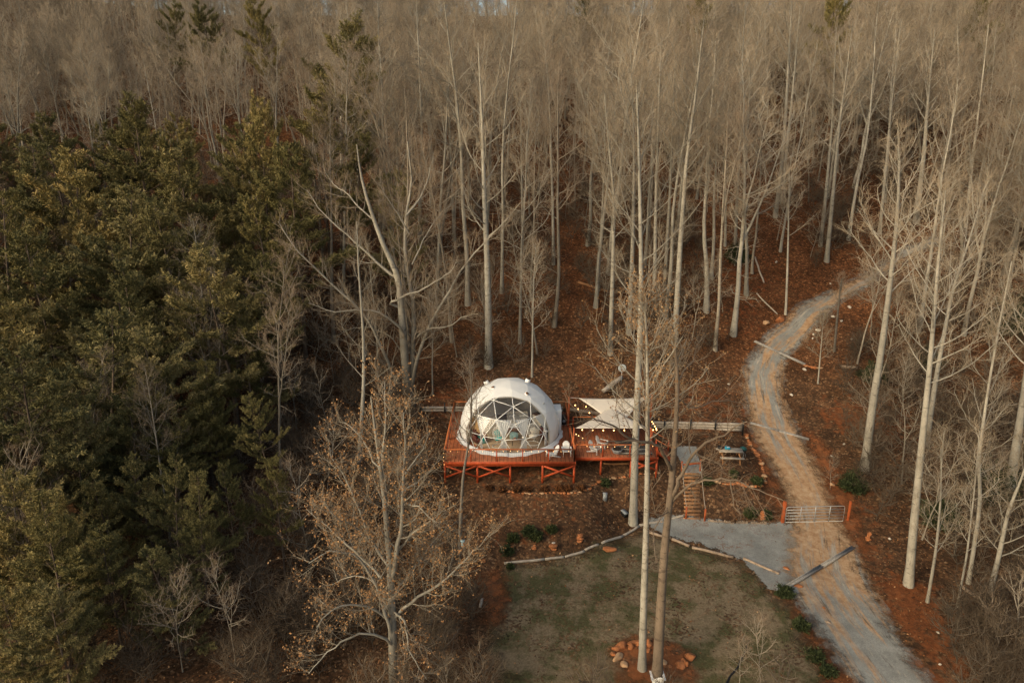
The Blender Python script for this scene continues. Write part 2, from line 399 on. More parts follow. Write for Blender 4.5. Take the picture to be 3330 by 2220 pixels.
# ---------------------------------------------------------------- ground sheet and surfaces
CLAY = [(2700, 1620, 3.2, 2.0), (2760, 1680, 2.5, 1.6), (2950, 1930, 2.2, 2.2), (2990, 2010, 2.5, 2.0), (3060, 2130, 2.5, 1.5), (2880, 1380, 4, 1.3), (2740, 1360, 2.6, 1.8), (2600, 1480, 3, 1.2), (2470, 1440, 2, 1.2),
        (2340, 1345, 5, 1.2), (2250, 1350, 4, 1.2), (1400, 1305, 4, 1.2), (1640, 1290, 5, 1.2), (1880, 1300, 3, 1.2), (2480, 1640, 1.6, 1), (2500, 1560, 2, 1.2), (1600, 2000, 2.5, 1.0), (1570, 1900, 2.5, 1.1), (2090, 2190, 2.3, 2.2), (2200, 2170, 2.0, 1.6), (1700, 1600, 6, .9), (1800, 1610, 4, .9), (2700, 2200, 1.8, 1.5), (2400, 1010, 6, .8), (2350, 640, 12, .7), (1850, 820, 10, .55), (2420, 900, 7, .8), (3000, 2200, 3, 1.6), (2820, 1800, 2, 1.4), (1500, 1560, 2, 1)]
XX, YY = np.meshgrid(GX, GY)
clay = np.zeros_like(XX) - .1
for px, py, rad, s in CLAY:
    g = G(px, py); clay = np.maximum(clay, s * np.exp(-((XX - g[0]) ** 2 + (YY - g[1]) ** 2) / rad ** 2) * .6)
nx, ny = len(GX), len(GY)
idx = np.arange(nx * ny).reshape(ny, nx)
Fq = np.stack([idx[:-1, :-1], idx[:-1, 1:], idx[1:, 1:], idx[1:, :-1]], -1).reshape(-1, 4)
me = newmesh('ground', np.stack([XX, YY, HG], -1).reshape(-1, 3), Fq, {'clay': clay.ravel()}, True)
tag(link('ground', me, M['ground']), None, None, None, 'structure')

def seg_dist(P, A, B):
    d = B - A; t_ = np.clip(((P - A) @ d) / max(d @ d, 1e-9), 0, 1); q = A + t_[:, None] * d
    return np.linalg.norm(P - q, axis=1), t_
def inpoly(P, poly):
    ins = np.zeros(len(P), bool); n = len(poly); j = n - 1
    for i in range(n):
        a, b_ = poly[i], poly[j]
        with np.errstate(divide='ignore', invalid='ignore'):
            c_ = ((a[1] > P[:, 1]) != (b_[1] > P[:, 1])) & (P[:, 0] < (b_[0] - a[0]) * (P[:, 1] - a[1]) / (b_[1] - a[1]) + a[0])
        ins ^= c_; j = i
    return ins
def patch(name, pix, m, cell=.3, lift=.05, soft=1.0, center=None, tanf=None, grow=.6):
    W = np.array([G(px, py)[:2] for px, py in pix])
    x0, y0 = W.min(0) - grow; x1, y1 = W.max(0) + grow
    xs = np.arange(x0, x1 + cell, cell); ys = np.arange(y0, y1 + cell, cell)
    X, Y = np.meshgrid(xs, ys); P = np.stack([X.ravel(), Y.ravel()], 1)
    d = np.full(len(P), 1e9)
    for i in range(len(W)): d = np.minimum(d, seg_dist(P, W[i - 1], W[i])[0])
    sd_ = np.where(inpoly(P, W), d, -d)
    keep = (sd_ > -grow).reshape(X.shape)
    cellk = keep[:-1, :-1] & keep[1:, :-1] & keep[:-1, 1:] & keep[1:, 1:]
    ids = np.arange(X.size).reshape(X.shape)
    Q = np.stack([ids[:-1, :-1], ids[:-1, 1:], ids[1:, 1:], ids[1:, :-1]], -1)[cellk]
    used, inv = np.unique(Q, return_inverse=True); Q = inv.reshape(-1, 4)
    P = P[used]; z = T(P[:, 0], P[:, 1]) + lift
    at_ = {'edge': np.clip(sd_[used] / soft * .5 + .4, 0, 1.6)}
    if center is not None:
        cw = np.array([G(px, py)[:2] for px, py in center]); L = 0; best = np.full(len(P), 1e9); al = np.zeros(len(P)); ac = np.zeros(len(P)); ti = np.zeros(len(P))
        for i in range(len(cw) - 1):
            dd, tt = seg_dist(P, cw[i], cw[i + 1]); sl = np.linalg.norm(cw[i + 1] - cw[i]); k = dd < best
            dv = (cw[i + 1] - cw[i]) / sl; cr = (P[:, 0] - cw[i][0]) * dv[1] - (P[:, 1] - cw[i][1]) * dv[0]
            best = np.where(k, dd, best); al = np.where(k, L + tt * sl, al); ac = np.where(k, cr, ac); ti = np.where(k, i + tt, ti); L += sl
        at_['road'] = np.stack([ac, al, al * 0], 1); at_['tan'] = np.interp(ti, range(len(tanf)), tanf)
    o = link(name, newmesh(name, np.column_stack([P, z]), Q, at_, True), m)
    return tag(o, None, None, None, 'structure')
RL = [(2860, 2330), (2800, 2235), (2738, 2173), (2690, 2100), (2650, 2040), (2605, 1980), (2580, 1930), (2560, 1860), (2565, 1800), (2575, 1720), (2565, 1620), (2525, 1540), (2485, 1480), (2450, 1420), (2440, 1370), (2425, 1300), (2415, 1220), (2430, 1170), (2470, 1130), (2500, 1080), (2560, 1040), (2600, 990), (2660, 965), (2720, 950), (2780, 910), (2850, 870), (2930, 815), (3050, 760)]
RR = [(3120, 2330), (3020, 2219), (2960, 2140), (2900, 2040), (2850, 1950), (2805, 1860), (2775, 1790), (2745, 1740), (2710, 1660), (2690, 1600), (2660, 1530), (2620, 1460), (2590, 1400), (2555, 1330), (2540, 1290), (2545, 1220), (2560, 1160), (2600, 1130), (2640, 1080), (2680, 1030), (2730, 985), (2800, 950), (2870, 900), (2950, 850), (3070, 790)]
RC = [(2990, 2330), (2890, 2200), (2820, 2100), (2760, 2020), (2700, 1930), (2665, 1850), (2655, 1780), (2650, 1700), (2630, 1620), (2590, 1530), (2550, 1460), (2520, 1400), (2490, 1300), (2480, 1220), (2500, 1150), (2560, 1090), (2630, 1020), (2720, 970), (2830, 910), (2930, 840), (3060, 775)]
RT = [.0, .05, .12, .3, .62, .8, .9, .95, .95, .8, .75, .6, .5, .5, .45, .45, .4, .4, .35, .35, .3]
patch('driveway', RL + RR[::-1], M['drive'], .3, .105, 1.1, RC, RT)
patch('gravel_pad', [(2115, 1715), (2120, 1688), (2200, 1675), (2300, 1692), (2420, 1702), (2560, 1700), (2640, 1760), (2640, 1860), (2600, 1930), (2560, 1935), (2500, 1915), (2450, 1858), (2400, 1815), (2280, 1770), (2190, 1750)], M['gravel'], .25, .06, .6)
patch('gravel_path', [(2196, 1452), (2262, 1452), (2275, 1500), (2284, 1545), (2225, 1545), (2215, 1505), (2200, 1480)], M['gravel'], .2, .06, .2)
patch('lawn', [(1640, 1837), (1800, 1818), (1900, 1793), (1990, 1756), (2100, 1716), (2150, 1745), (2300, 1788), (2410, 1832), (2450, 1862), (2520, 1935), (2585, 1990), (2630, 2090), (2670, 2160), (2700, 2330), (1640, 2330), (1610, 2200), (1590, 2100), (1610, 1960), (1640, 1837)], M['lawn'], .3, .045, 1.3)
#PART2
for pg in ([(1985, 2100), (2060, 2080), (2150, 2085), (2250, 2125), (2270, 2190), (2240, 2240), (2050, 2240), (1990, 2180)], [(2575, 1960), (2600, 1960), (2650, 2050), (2700, 2140), (2760, 2225), (2790, 2330), (2720, 2330), (2690, 2200), (2640, 2110), (2600, 2030)], [(1560, 1880), (1630, 1850), (1650, 1950), (1630, 2050), (1575, 2020)], [(2590, 1385), (2640, 1400), (2720, 1500), (2745, 1590), (2700, 1600), (2650, 1500)], [(2420, 1400), (2455, 1400), (2500, 1500), (2560, 1640), (2530, 1690), (2480, 1560)], [(2690, 1600), (2740, 1590), (2800, 1700), (2830, 1790), (2780, 1780), (2730, 1700)]):
    patch('bare_soil', pg, M['soil'], .3, .085, 1.2)
# ---------------------------------------------------------------- decks
YF, YB, XL, XR = 45.0, 54.3, -4.95, 4.62
def deck_floor(root, x0, x1, y0, y1, z, th=.045):
    mb = MB(); mb.box(((x0 + x1) / 2, (y0 + y1) / 2, z - th / 2), (x1 - x0, y1 - y0, th)); mb.build('deck_boards', M['boards'], root)
    mb = MB()
    mb.box(((x0 + x1) / 2, y0 - .022, z - .14), (x1 - x0, .04, .25)); mb.box(((x0 + x1) / 2, y1 + .022, z - .14), (x1 - x0, .04, .25))
    mb.box((x0 - .022, (y0 + y1) / 2, z - .14), (.04, y1 - y0 + .08, .25)); mb.box((x1 + .022, (y0 + y1) / 2, z - .14), (.04, y1 - y0 + .08, .25))
    mb.build('fascia', M['beam'], root)
    mb = MB(); x = x0 + .4
    while x < x1: mb.box((x, (y0 + y1) / 2, z - .16), (.045, y1 - y0 - .1, .2)); x += .42
    mb.build('joists', M['beam'], root)
def railing(root, pts, z, step=1.9, h=.95, bulbs=False):
    for (a, b) in pts:
        a = Vector((*a, z)); b = Vector((*b, z)); L = (b - a).length; n = max(1, round(L / step))
        mb = MB(); mb.bar(a + Vector((0, 0, h)), b + Vector((0, 0, h)), .13, .04); mb.build('top_rail', M['rail'], root)
        for i in range(n + 1):
            p = a.lerp(b, i / n); mb = MB(); mb.box((p.x, p.y, z + h / 2 - .02), (.085, .085, h - .04)); mb.build('rail_post', M['beam'], root)
        mb = MB(); k = .12
        while k < h - .08: mb.bar(a + Vector((0, 0, k)), b + Vector((0, 0, k)), .008); k += .13
        q = .1
        while q < L: p = a.lerp(b, q / L); mb.bar(p + Vector((0, 0, .05)), p + Vector((0, 0, h - .05)), .008); q += .15
        mb.build('wire_mesh', M['wire'], root)
d = thing('wooden_deck', 'large raised red-stained deck carrying the white dome tent', 'deck', (0, 0, 0))
deck_floor(d, XL, XR, YF, YB, 0)
railing(d, [((XL + .06, YF + .06), (XR - .06, YF + .06)), ((XL + .06, YF + .06), (XL + .06, YB - .06)), ((XL + .06, YB - .06), (XR - .06, YB - .06)), ((XR - .06, YF + .06), (XR - .06, 49.2)), ((XR - .06, 51.2), (XR - .06, YB - .06))], 0)
def post_x(px): return at(px, 1510, YF)[0]
pxs = [1446, 1552, 1659, 1765, 1868]
xs_ = [post_x(p) for p in pxs]
for k, x in enumerate(xs_):
    for y in (YF + .1, 49.5):
        gz = float(T(x, y)) - .2; mb = MB(); mb.box((x, y, (gz - .27) / 2), (.15, .15, -.27 - gz)); mb.build('support_post', M['beam'], d)
for a, b in ((0, 1), (1, 2), (3, 4)):
    for s in (0, 1):
        za, zb = (-.36, -1.22) if s == 0 else (-1.22, -.36); mb = MB(); mb.bar((xs_[a] + .08, YF + .0 - .05 * s, za), (xs_[b] - .08, YF + .0 - .05 * s, zb), .04, .14); mb.build('cross_brace', M['beam'], d)
for y in (YF + .12, 49.5):
    mb = MB(); mb.box((0 - .16, y, -.335), (XR - XL - .1, .14, .14)); mb.build('beam', M['beam'], d)
# lower deck
LX0, LX1, LY0, LY1, LZ = 4.70, 10.9, 46.3, 51.6, -.3
d2 = thing('wooden_deck', 'lower red deck under the cream shade sails, joined to the dome deck on its left', 'deck', (0, 0, 0))
deck_floor(d2, LX0, LX1, LY0, LY1, LZ)
railing(d2, [((LX0 + .05, LY0 + .06), (LX1 - .06, LY0 + .06)), ((LX0 + .3, LY1 - .06), (LX1 - .06, LY1 - .06)), ((LX1 - .06, 49.4), (LX1 - .06, LY1 - .06))], LZ, 2.3, 1.0)
for px in (1955, 2053, 2137):
    x = at(px, 1500, LY0)[0]
    for y in (LY0 + .1, 49.5):
        gz = float(T(x, y)) - .2; mb = MB(); mb.box((x, y, (gz + LZ - .27) / 2), (.14, .14, LZ - .27 - gz)); mb.build('support_post', M['beam'], d2)
xa, xb = at(2053, 1500, LY0)[0], at(2137, 1500, LY0)[0]
for s in (0, 1):
    z0, z1 = (-.62, -1.35) if s == 0 else (-1.35, -.62); mb = MB(); mb.bar((xa + .07, LY0 - .05 * s, z0), (xb - .07, LY0 - .05 * s, z1), .04, .15); mb.build('cross_brace', M['beam'], d2)
st = thing('deck_stairs', 'short orange-railed stair dropping from the right end of the lower deck', 'stairs', (0, 0, 0))
sx0 = LX1 + .05
for k in range(4):
    mb = MB(); mb.box((sx0 + .17 + .3 * k, 48.3, LZ - .14 - .17 * k), (.29, 1.5, .04)); mb.build('tread', M['boards'], st)
for yy in (47.5, 49.1):
    mb = MB(); mb.bar((sx0, yy, LZ - .15), (sx0 + 1.3, yy, LZ - .85), .05, .26); mb.build('stringer', M['beam'], st)
    mb = MB(); mb.bar((sx0, yy, LZ + .9), (sx0 + 1.45, yy, LZ + .05), .10, .045); mb.build('handrail', M['rail'], st)
    for xx, zb in ((sx0 + .04, LZ - .2), (sx0 + 1.4, LZ - 1.0)):
        mb = MB(); mb.box((xx, yy, zb + .55), (.09, .09, 1.1)); mb.build('rail_post', M['beam'], st)

# ---------------------------------------------------------------- dome tent
DC = Vector((-.2, 49.95, .52)); DR = 3.97
def geo(fr):
    """icosahedron with a pole up, each face divided fr times"""
    t_ = math.atan(.5); V = [Vector((0, 0, 1))]
    for i in range(5): V.append(Vector((math.cos(t_) * math.cos(2 * PI * i / 5), math.cos(t_) * math.sin(2 * PI * i / 5), math.sin(t_))))
    for i in range(5): V.append(Vector((math.cos(t_) * math.cos(2 * PI * (i + .5) / 5), math.cos(t_) * math.sin(2 * PI * (i + .5) / 5), -math.sin(t_))))
    V.append(Vector((0, 0, -1))); Fs = []
    for i in range(5):
        j = (i + 1) % 5; Fs += [(0, 1 + i, 1 + j), (1 + i, 6 + i, 1 + j), (1 + j, 6 + i, 6 + j), (11, 6 + j, 6 + i)]
    P = []; key = {}; T3 = []
    def vid(p):
        k = (round(p.x, 4), round(p.y, 4), round(p.z, 4))
        if k not in key: key[k] = len(P); P.append(p.normalized())
        return key[k]
    for a, b_, c_ in Fs:
        A, B, Cc = V[a], V[b_], V[c_]; g = {}
        for i in range(fr + 1):
            for j in range(fr + 1 - i): g[i, j] = vid((A * (fr - i - j) + B * i + Cc * j) / fr)
        for i in range(fr):
            for j in range(fr - i):
                T3.append((g[i, j], g[i + 1, j], g[i, j + 1]))
                if i + j < fr - 1: T3.append((g[i + 1, j], g[i + 1, j + 1], g[i, j + 1]))
    return P, T3
GP, GT = geo(3)
low = sorted({round(p.z, 2) for p in GP})
# turn so a low-ring vertex sits slightly left of the middle of the front, as in the photograph
ringz = sorted({round(p.z, 3) for p in GP if -.05 < p.z < .35})
cand = [p for p in GP if .05 < p.z < .32]
best = min((abs(((math.degrees(math.atan2(p.x, -p.y)) + 6.2 + 180) % 360) - 180), math.degrees(math.atan2(p.x, -p.y))) for p in cand)
rot = Matrix.Rotation(R(best[1] + 6.2), 3, 'Z')
GP = [rot @ p for p in GP]
CDIR = Vector((-math.sin(R(2.5)) * math.cos(R(5)), -math.cos(R(2.5)) * math.cos(R(5)), math.sin(R(5)))).normalized(); CCOS = math.cos(R(55.5))
def domebm(rad, cut, inner=False):
    bm = bmesh.new(); vs = [bm.verts.new(p * rad) for p in GP]
    for f in GT: bm.faces.new([vs[i] for i in f])
    bmesh.ops.bisect_plane(bm, geom=bm.verts[:] + bm.edges[:] + bm.faces[:], plane_co=(0, 0, -DC.z + .02), plane_no=(0, 0, -1), clear_outer=True)
    bmesh.ops.triangulate(bm, faces=bm.faces[:]); bmesh.ops.subdivide_edges(bm, edges=bm.edges[:], cuts=3, use_grid_fill=True)
    for v in bm.verts:                      # cloth is drawn almost flat between the struts
        if v.co.z > -DC.z + .1:
            q = v.co.normalized() * rad; v.co = v.co.lerp(q, .35)
    if cut:
        kw = dict(clear_outer=True) if cut == 'cover' else dict(clear_inner=True)
        bmesh.ops.bisect_plane(bm, geom=bm.verts[:] + bm.edges[:] + bm.faces[:], plane_co=CDIR * CCOS * rad, plane_no=CDIR, **kw)
    return bm
def frombm(bm, name, m, parent, solid=0, smooth=False):
    me = bpy.data.meshes.new(name); bm.to_mesh(me); bm.free(); me.materials.append(m)
    if smooth: me.polygons.foreach_set('use_smooth', np.ones(len(me.polygons), bool))
    o = link(name, me, None, parent)
    if solid:
        s_ = o.modifiers.new('thick', 'SOLIDIFY'); s_.thickness = solid; s_.offset = 1
    return o
tent = thing('dome_tent', 'white geodesic dome tent with a big clear front window, on the deck', 'tent', DC)
frombm(domebm(DR, 'cover'), 'cover', M['cover'], tent)
frombm(domebm(DR - .13, 'cover'), 'liner', M['liner'], tent)
frombm(domebm(DR - .005, 'window'), 'window_panel', M['vinyl'], tent)
mb = MB(); seen = set(); tubes = []
for f in GT:
    for i in range(3):
        a, b_ = f[i], f[(i + 1) % 3]; k = (min(a, b_), max(a, b_))
        if k in seen: continue
        seen.add(k); p, q = GP[a] * (DR - .05), GP[b_] * (DR - .05); zc = -DC.z + .03
        if p.z < zc and q.z < zc: continue
        if p.z < zc: p = q + (p - q) * ((q.z - zc) / (q.z - p.z))
        elif q.z < zc: q = p + (q - p) * ((p.z - zc) / (p.z - q.z))
        lim = (CCOS - .05) * DR
        ap, aq = p.dot(CDIR), q.dot(CDIR)
        if ap < lim and aq < lim: continue
        if ap < lim: p = q + (p - q) * ((aq - lim) / (aq - ap))
        elif aq < lim: q = p + (q - p) * ((ap - lim) / (ap - aq))
        m1 = MB(); m1.tube([p, q], .027, 6); tubes.append((m1, p))
for m1, p in tubes: m1.build('window_strut', M['white'], tent)
# skirt round the foot
V_, F_ = [], []; n_ = 120
for i in range(n_ + 1):
    a = 2 * PI * i / n_; r1 = math.sqrt(DR ** 2 - (DC.z - .22) ** 2) + .02; fl = .23 + .05 * math.sin(a * 9) + .05 * math.sin(a * 23 + 1)
    for r_, z_ in ((r1, .22), (r1 + .06, .12), (r1 + fl * .7, .035), (r1 + fl, .012)): V_.append((r_ * math.sin(a), -r_ * math.cos(a), z_ - DC.z))
for i in range(n_):
    for j in range(3): F_.append((i * 4 + j, i * 4 + j + 1, i * 4 + 5 + j, i * 4 + 4 + j))
link('skirt', newmesh('skirt', V_, F_), M['cover'], tent).modifiers.new('thick', 'SOLIDIFY').thickness = .008
def on_dome(px, py):
    o_ = Vector((0, 0, CZ)) - DC; dr = Vector(ray(px, py)).normalized(); b_ = o_.dot(dr); c_ = o_.dot(o_) - DR * DR
    return o_ + dr * (-b_ - math.sqrt(max(b_ * b_ - c_, 0)))
def disc_on(name, px, py, r, h, m, rim=None):
    p = on_dome(px, py); n = p.normalized(); mb = MB(); mb.tube([p - n * .08, p + n * h], r, 20); o = mb.build(name, m, tent)
    return o, p, n
for px, py, lab in ((1583, 1246, 0), (1715, 1240, 1)):
    o, p, n = disc_on('roof_vent', px, py, .20, .20, M['white'])
    mb = MB(); up = Vector((0, 0, 1)); u = n.cross(up).normalized(); v = u.cross(n); c_ = p + n * .215
    mb.add([c_ + u * a * .13 + v * b_ * .11 + n * k for k in (-.012, .012) for a, b_ in ((-1, -1), (1, -1), (1, 1), (-1, 1))], [(4, 5, 6, 7), (3, 2, 1, 0), (0, 1, 5, 4), (1, 2, 6, 5), (2, 3, 7, 6), (3, 0, 4, 7)])
    s_ = mb.build('solar_panel', M['solar'], o)
for px, py in ((1603, 1259), (1714, 1279)):
    o, p, n = disc_on('porthole', px, py, .165, .02, M['white']); mb = MB(); mb.tube([p + n * .021, p + n * .03], .13, 18); mb.build('porthole_glass', M['wood'], o)
disc_on('porthole', 1770, 1311, .06, .03, M['grey'])
# door frame on the right side
mb = MB(); mb.box((3.80, .55, .48), (.62, 1.25, 2.0)); e = mb.build('entrance', M['cover'], tent, bevel=.03)
mb = MB(); mb.box((4.125, .55, .42), (.03, .95, 1.75)); mb.build('door', M['grey'], e)
# kit standing on the deck by the door
t1 = thing('heat_pump', 'black box unit standing on the deck right of the dome', 'box unit', (4.25, 51.75, 0))
mb = MB(); mb.box((0, 0, .40), (.34, .75, .62)); mb.build('casing', M['black'], t1, bevel=.02)
mb = MB(); mb.tube([(-.01, -.385, .40), (-.01, -.40, .40)], .13, 16); mb.build('fan_grille', M['grey'], t1)
for sx in (-1, 1):
    for sy in (-1, 1): mb = MB(); mb.box((sx * .1, sy * .3, .045), (.06, .06, .09)); mb.build('foot', M['grey'], t1)
# inside
def inside(px, py, y): return Vector(at(px, py, y))
def curtain(az0, az1, azt, ztop, ztie, zb, wb, label):
    V_, Fq_ = [], []; nu, nv = 34, 20; rr = DR - .33
    for j in range(nv + 1):
        s = j / nv; z = ztop * (1 - s) + zb * s; k = (z - ztie)
        if z > ztie: q = (k / (ztop - ztie)) ** 1.15; a0 = azt + (az0 - azt) * q - 1.1 * (1 - q); a1 = azt + (az1 - azt) * q + 1.1 * (1 - q)
        else: q = min(1, -k / .35); a0 = azt - 1.1 - wb * q; a1 = azt + 1.1 + wb * q
        zz = max(-.999, min(.999, (z - DC.z) / rr)); rad = rr * math.cos(math.asin(zz))
        if z < ztie: rad = min(rad, rr * .985)
        for i in range(nu + 1):
            u = i / nu; a = R(a0 + (a1 - a0) * u); r_ = rad + .045 * math.sin(u * nu * 1.15 + s * 2) * (.35 + .65 * abs(2 * s - 1))
            V_.append((r_ * math.sin(a), DC.y - r_ * math.cos(a), z))
    for j in range(nv):
        for i in range(nu): k = j * (nu + 1) + i; Fq_.append((k, k + 1, k + nu + 2, k + nu + 1))
    o = thing('curtain', label, 'curtain', (DC.x, 0, 0), 0, 'sheer curtains behind the dome window')
    link('cloth', newmesh('curtain', V_, Fq_, smooth=True), M['curtain'], o)
    zz = (ztie - DC.z) / rr; rad = rr * math.cos(math.asin(zz)); a = R(azt); mb = MB()
    mb.tube([(rad * math.sin(a) - .12, DC.y - rad * math.cos(a) - .02, ztie), (rad * math.sin(a) + .12, DC.y - rad * math.cos(a) - .02, ztie)], .06, 8); mb.build('tie', M['white'], o)
curtain(-53, -26, -36, 2.45, 1.22, .06, .6, 'sheer white curtain tied back beside the beige cloth panel, leftmost')
curtain(-21, 3, -6.6, 2.45, 1.22, .06, 2.6, 'sheer white curtain tied back between the teal egg chair and the low table')
curtain(8, 28, 17.5, 2.45, 1.22, .06, 2.6, 'sheer white curtain tied back in front of the right hanging chair')
curtain(38, 58, 51, 2.45, 1.22, .06, 1.2, 'narrow sheer white curtain by the dark cabinet, rightmost')
z0 = .02
o = tag(link('floor_rug', newmesh('floor_rug', [((3.55 * math.cos(a * PI / 24)), DC.y + 3.55 * math.sin(a * PI / 24), zz) for zz in (.004, .03) for a in range(48)], [tuple(range(48, 96)), tuple(range(47, -1, -1))] + [(i, (i + 1) % 48, 48 + (i + 1) % 48, 48 + i) for i in range(48)]), M['tan']), 'round tan mat covering the floor inside the dome', 'rug')
def egg(x, y, rz, label, cushion, cm):
    e = thing('egg_chair', label, 'hanging chair', (x, y, .03), rz)
    mb = MB()
    ring = [(.5 * math.cos(a), .5 * math.sin(a) * .8 - .05, .03) for a in np.linspace(0, 2 * PI, 25)]; mb.tube(ring, .022, 6, False)
    mb.tube([(0, .35, .03), (0, .52, .6), (0, .5, 1.4), (0, .3, 1.85), (0, 0, 1.95)], .025, 6); mb.tube([(0, 0, 1.95), (0, 0, 1.72)], .01, 5)
    mb.build('stand', M['rattan'], e)
    mb = MB(); n = 18
    for i in range(n):          # meridians of the basket, open to the front
        a = 2 * PI * i / n
        pts = []
        for j in range(9):
            th = PI * j / 8; r_ = .46 * math.sin(th); z = 1.05 + .62 * math.cos(th); px_, py_ = r_ * math.cos(a), r_ * math.sin(a)
            if py_ < -.18: py_ = -.18
            pts.append((px_, py_, z))
        mb.tube(pts, .011, 4, False)
    for j in range(1, 12):
        th = PI * j / 12; r_ = .46 * math.sin(th); z = 1.05 + .62 * math.cos(th)
        mb.tube([(r_ * math.cos(a), max(r_ * math.sin(a), -.18), z) for a in np.linspace(0, 2 * PI, 21)], .009, 4, False)
    mb.build('basket', M['rattan'], e)
    me = rockmesh(.36, .30, .20, 5, 3, .1); o = link('cushion', me, cm, e, (0, -.02, .66)); 
    me = rockmesh(.34, .14, .30, 6, 3, .1); o = link('back_cushion', me, cm, e, (0, .2, .98))
    return e
egg(-1.02, 47.55, R(18), 'white wicker egg chair with a bright teal cushion, left part of the dome', 1, M['teal'])
egg(1.62, 48.0, R(-15), 'white wicker egg chair with pale cushion behind the right curtain', 0, M['cream'])
b_ = thing('bed', 'white made bed at the middle of the dome', 'bed', (.45, 51.0, .03))
mb = MB(); mb.box((0, 0, .2), (1.7, 2.1, .34)); mb.build('bed_base', M['wood'], b_)
mb = MB(); mb.box((0, 0, .5), (1.66, 2.06, .26)); mb.build('mattress', M['white'], b_, bevel=.07)
mb = MB(); mb.box((0, 1.08, .5), (1.75, .08, .9)); mb.build('headboard', M['cream'], b_, bevel=.03)
for sx in (-.42, .42): link('pillow', rockmesh(.36, .22, .12, 8, 3, .08), M['white'], b_, (sx, .75, .72))
mb = MB(); mb.box((0, -.55, .655), (1.70, .7, .06)); mb.build('blanket', M['cream'], b_, bevel=.02)
o = thing('round_pouf', 'round pale teal pouf in front of the bed', 'pouf', (.15, 48.95, .03)); mb = MB(); mb.tube([(0, 0, 0), (0, 0, .04), (0, 0, .32), (0, 0, .40), (0, 0, .42)], [.3, .34, .34, .28, .1], 20); mb.build('pouf_body', paint('pale_teal_cloth', (.36, .56, .54), .9, .1), o, smooth=True)
o = thing('coffee_table', 'small dark wooden table behind the middle of the window', 'table', (.35, 47.75, .03))
mb = MB(); mb.box((0, 0, .44), (.75, .42, .04)); mb.build('tabletop', M['wood'], o, bevel=.01)
for sx in (-.33, .33):
    for sy in (-.17, .17): mb = MB(); mb.bar((sx, sy, .42), (sx * 1.05, sy, 0), .035); mb.build('leg', M['black'], o)
o2 = thing('vase', 'small red and tan vase on the dark table', 'vase', (.22, 47.75, .49)); mb = MB(); mb.tube([(0, 0, 0), (0, 0, .06), (0, 0, .13), (0, 0, .17)], [.05, .075, .05, .03], 12); mb.build('vase_body', M['post'], o2)
o = thing('armchair', 'dark red armchair with teal blanket at the left edge of the window', 'armchair', (-2.5, 48.2, .03), R(25))
mb = MB(); mb.box((0, 0, .24), (.8, .75, .34)); mb.build('seat', M['maroon'], o, bevel=.05); mb = MB(); mb.box((0, .36, .6), (.8, .18, .75)); mb.build('backrest', M['maroon'], o, bevel=.05)
for sx in (-.42, .42): mb = MB(); mb.box((sx, 0, .42), (.16, .75, .5)); mb.build('armrest', M['maroon'], o, bevel=.04)
mb = MB(); mb.box((.12, -.05, .43), (.42, .86, .05)); mb.box((.12, -.4, .22), (.42, .05, .42)); mb.build('blanket', M['teal'], o, bevel=.02)
o = thing('cabinet', 'dark cabinet against the right wall of the dome', 'cabinet', (2.65, 48.9, .03), R(-60))
mb = MB(); mb.box((0, 0, .5), (.9, .5, .96)); mb.build('carcass', M['black'], o, bevel=.02)
for sx in (-.22, .22): mb = MB(); mb.box((sx, -.26, .5), (.4, .02, .85)); mb.build('cabinet_door', M['maroon'], o)
o = thing('cloth_panel', 'beige glowing cloth panel hanging at the left of the window', 'cloth panel', (-2.72, 48.35, 0), R(-40))
V_ = [((i / 12 - .5) * 1.1, .03 * math.sin(i * 1.3), .85 + 1.15 * j) for j in (0, 1) for i in range(13)]
link('cloth', newmesh('cloth', V_, [(i, i + 1, i + 14, i + 13) for i in range(12)], smooth=True), M['beige'], o)
o = thing('ceiling_fan', 'round grey fan fixed to the grey ceiling inside the dome', 'fan', (.4, 51.9, 3.3), 0); o.rotation_euler = (R(-48), 0, 0)
mb = MB(); mb.tube([(.3 * math.cos(a), .3 * math.sin(a), 0) for a in np.linspace(0, 2 * PI, 25)], .03, 6, False); mb.build('fan_ring', M['grey'], o)
mb = MB()
for k in range(5): a = 2 * PI * k / 5; mb.bar((0, 0, 0), (.28 * math.cos(a), .28 * math.sin(a), 0), .08, .01)
mb.tube([(0, 0, -.04), (0, 0, .3)], .05, 8); mb.build('blades', M['black'], o)
o = thing('kitchen_unit', 'pale kitchen unit at the back right of the dome', 'kitchen unit', (2.35, 51.3, .03), R(-50))
mb = MB(); mb.box((0, 0, .44), (1.5, .55, .86)); mb.build('carcass', M['cream'], o, bevel=.02); mb = MB(); mb.box((0, 0, .89), (1.56, .6, .04)); mb.build('worktop', M['wood'], o); mb = MB(); mb.box((0, .2, 1.5), (1.4, .3, .5)); mb.build('shelf_box', M['cream'], o, bevel=.02)

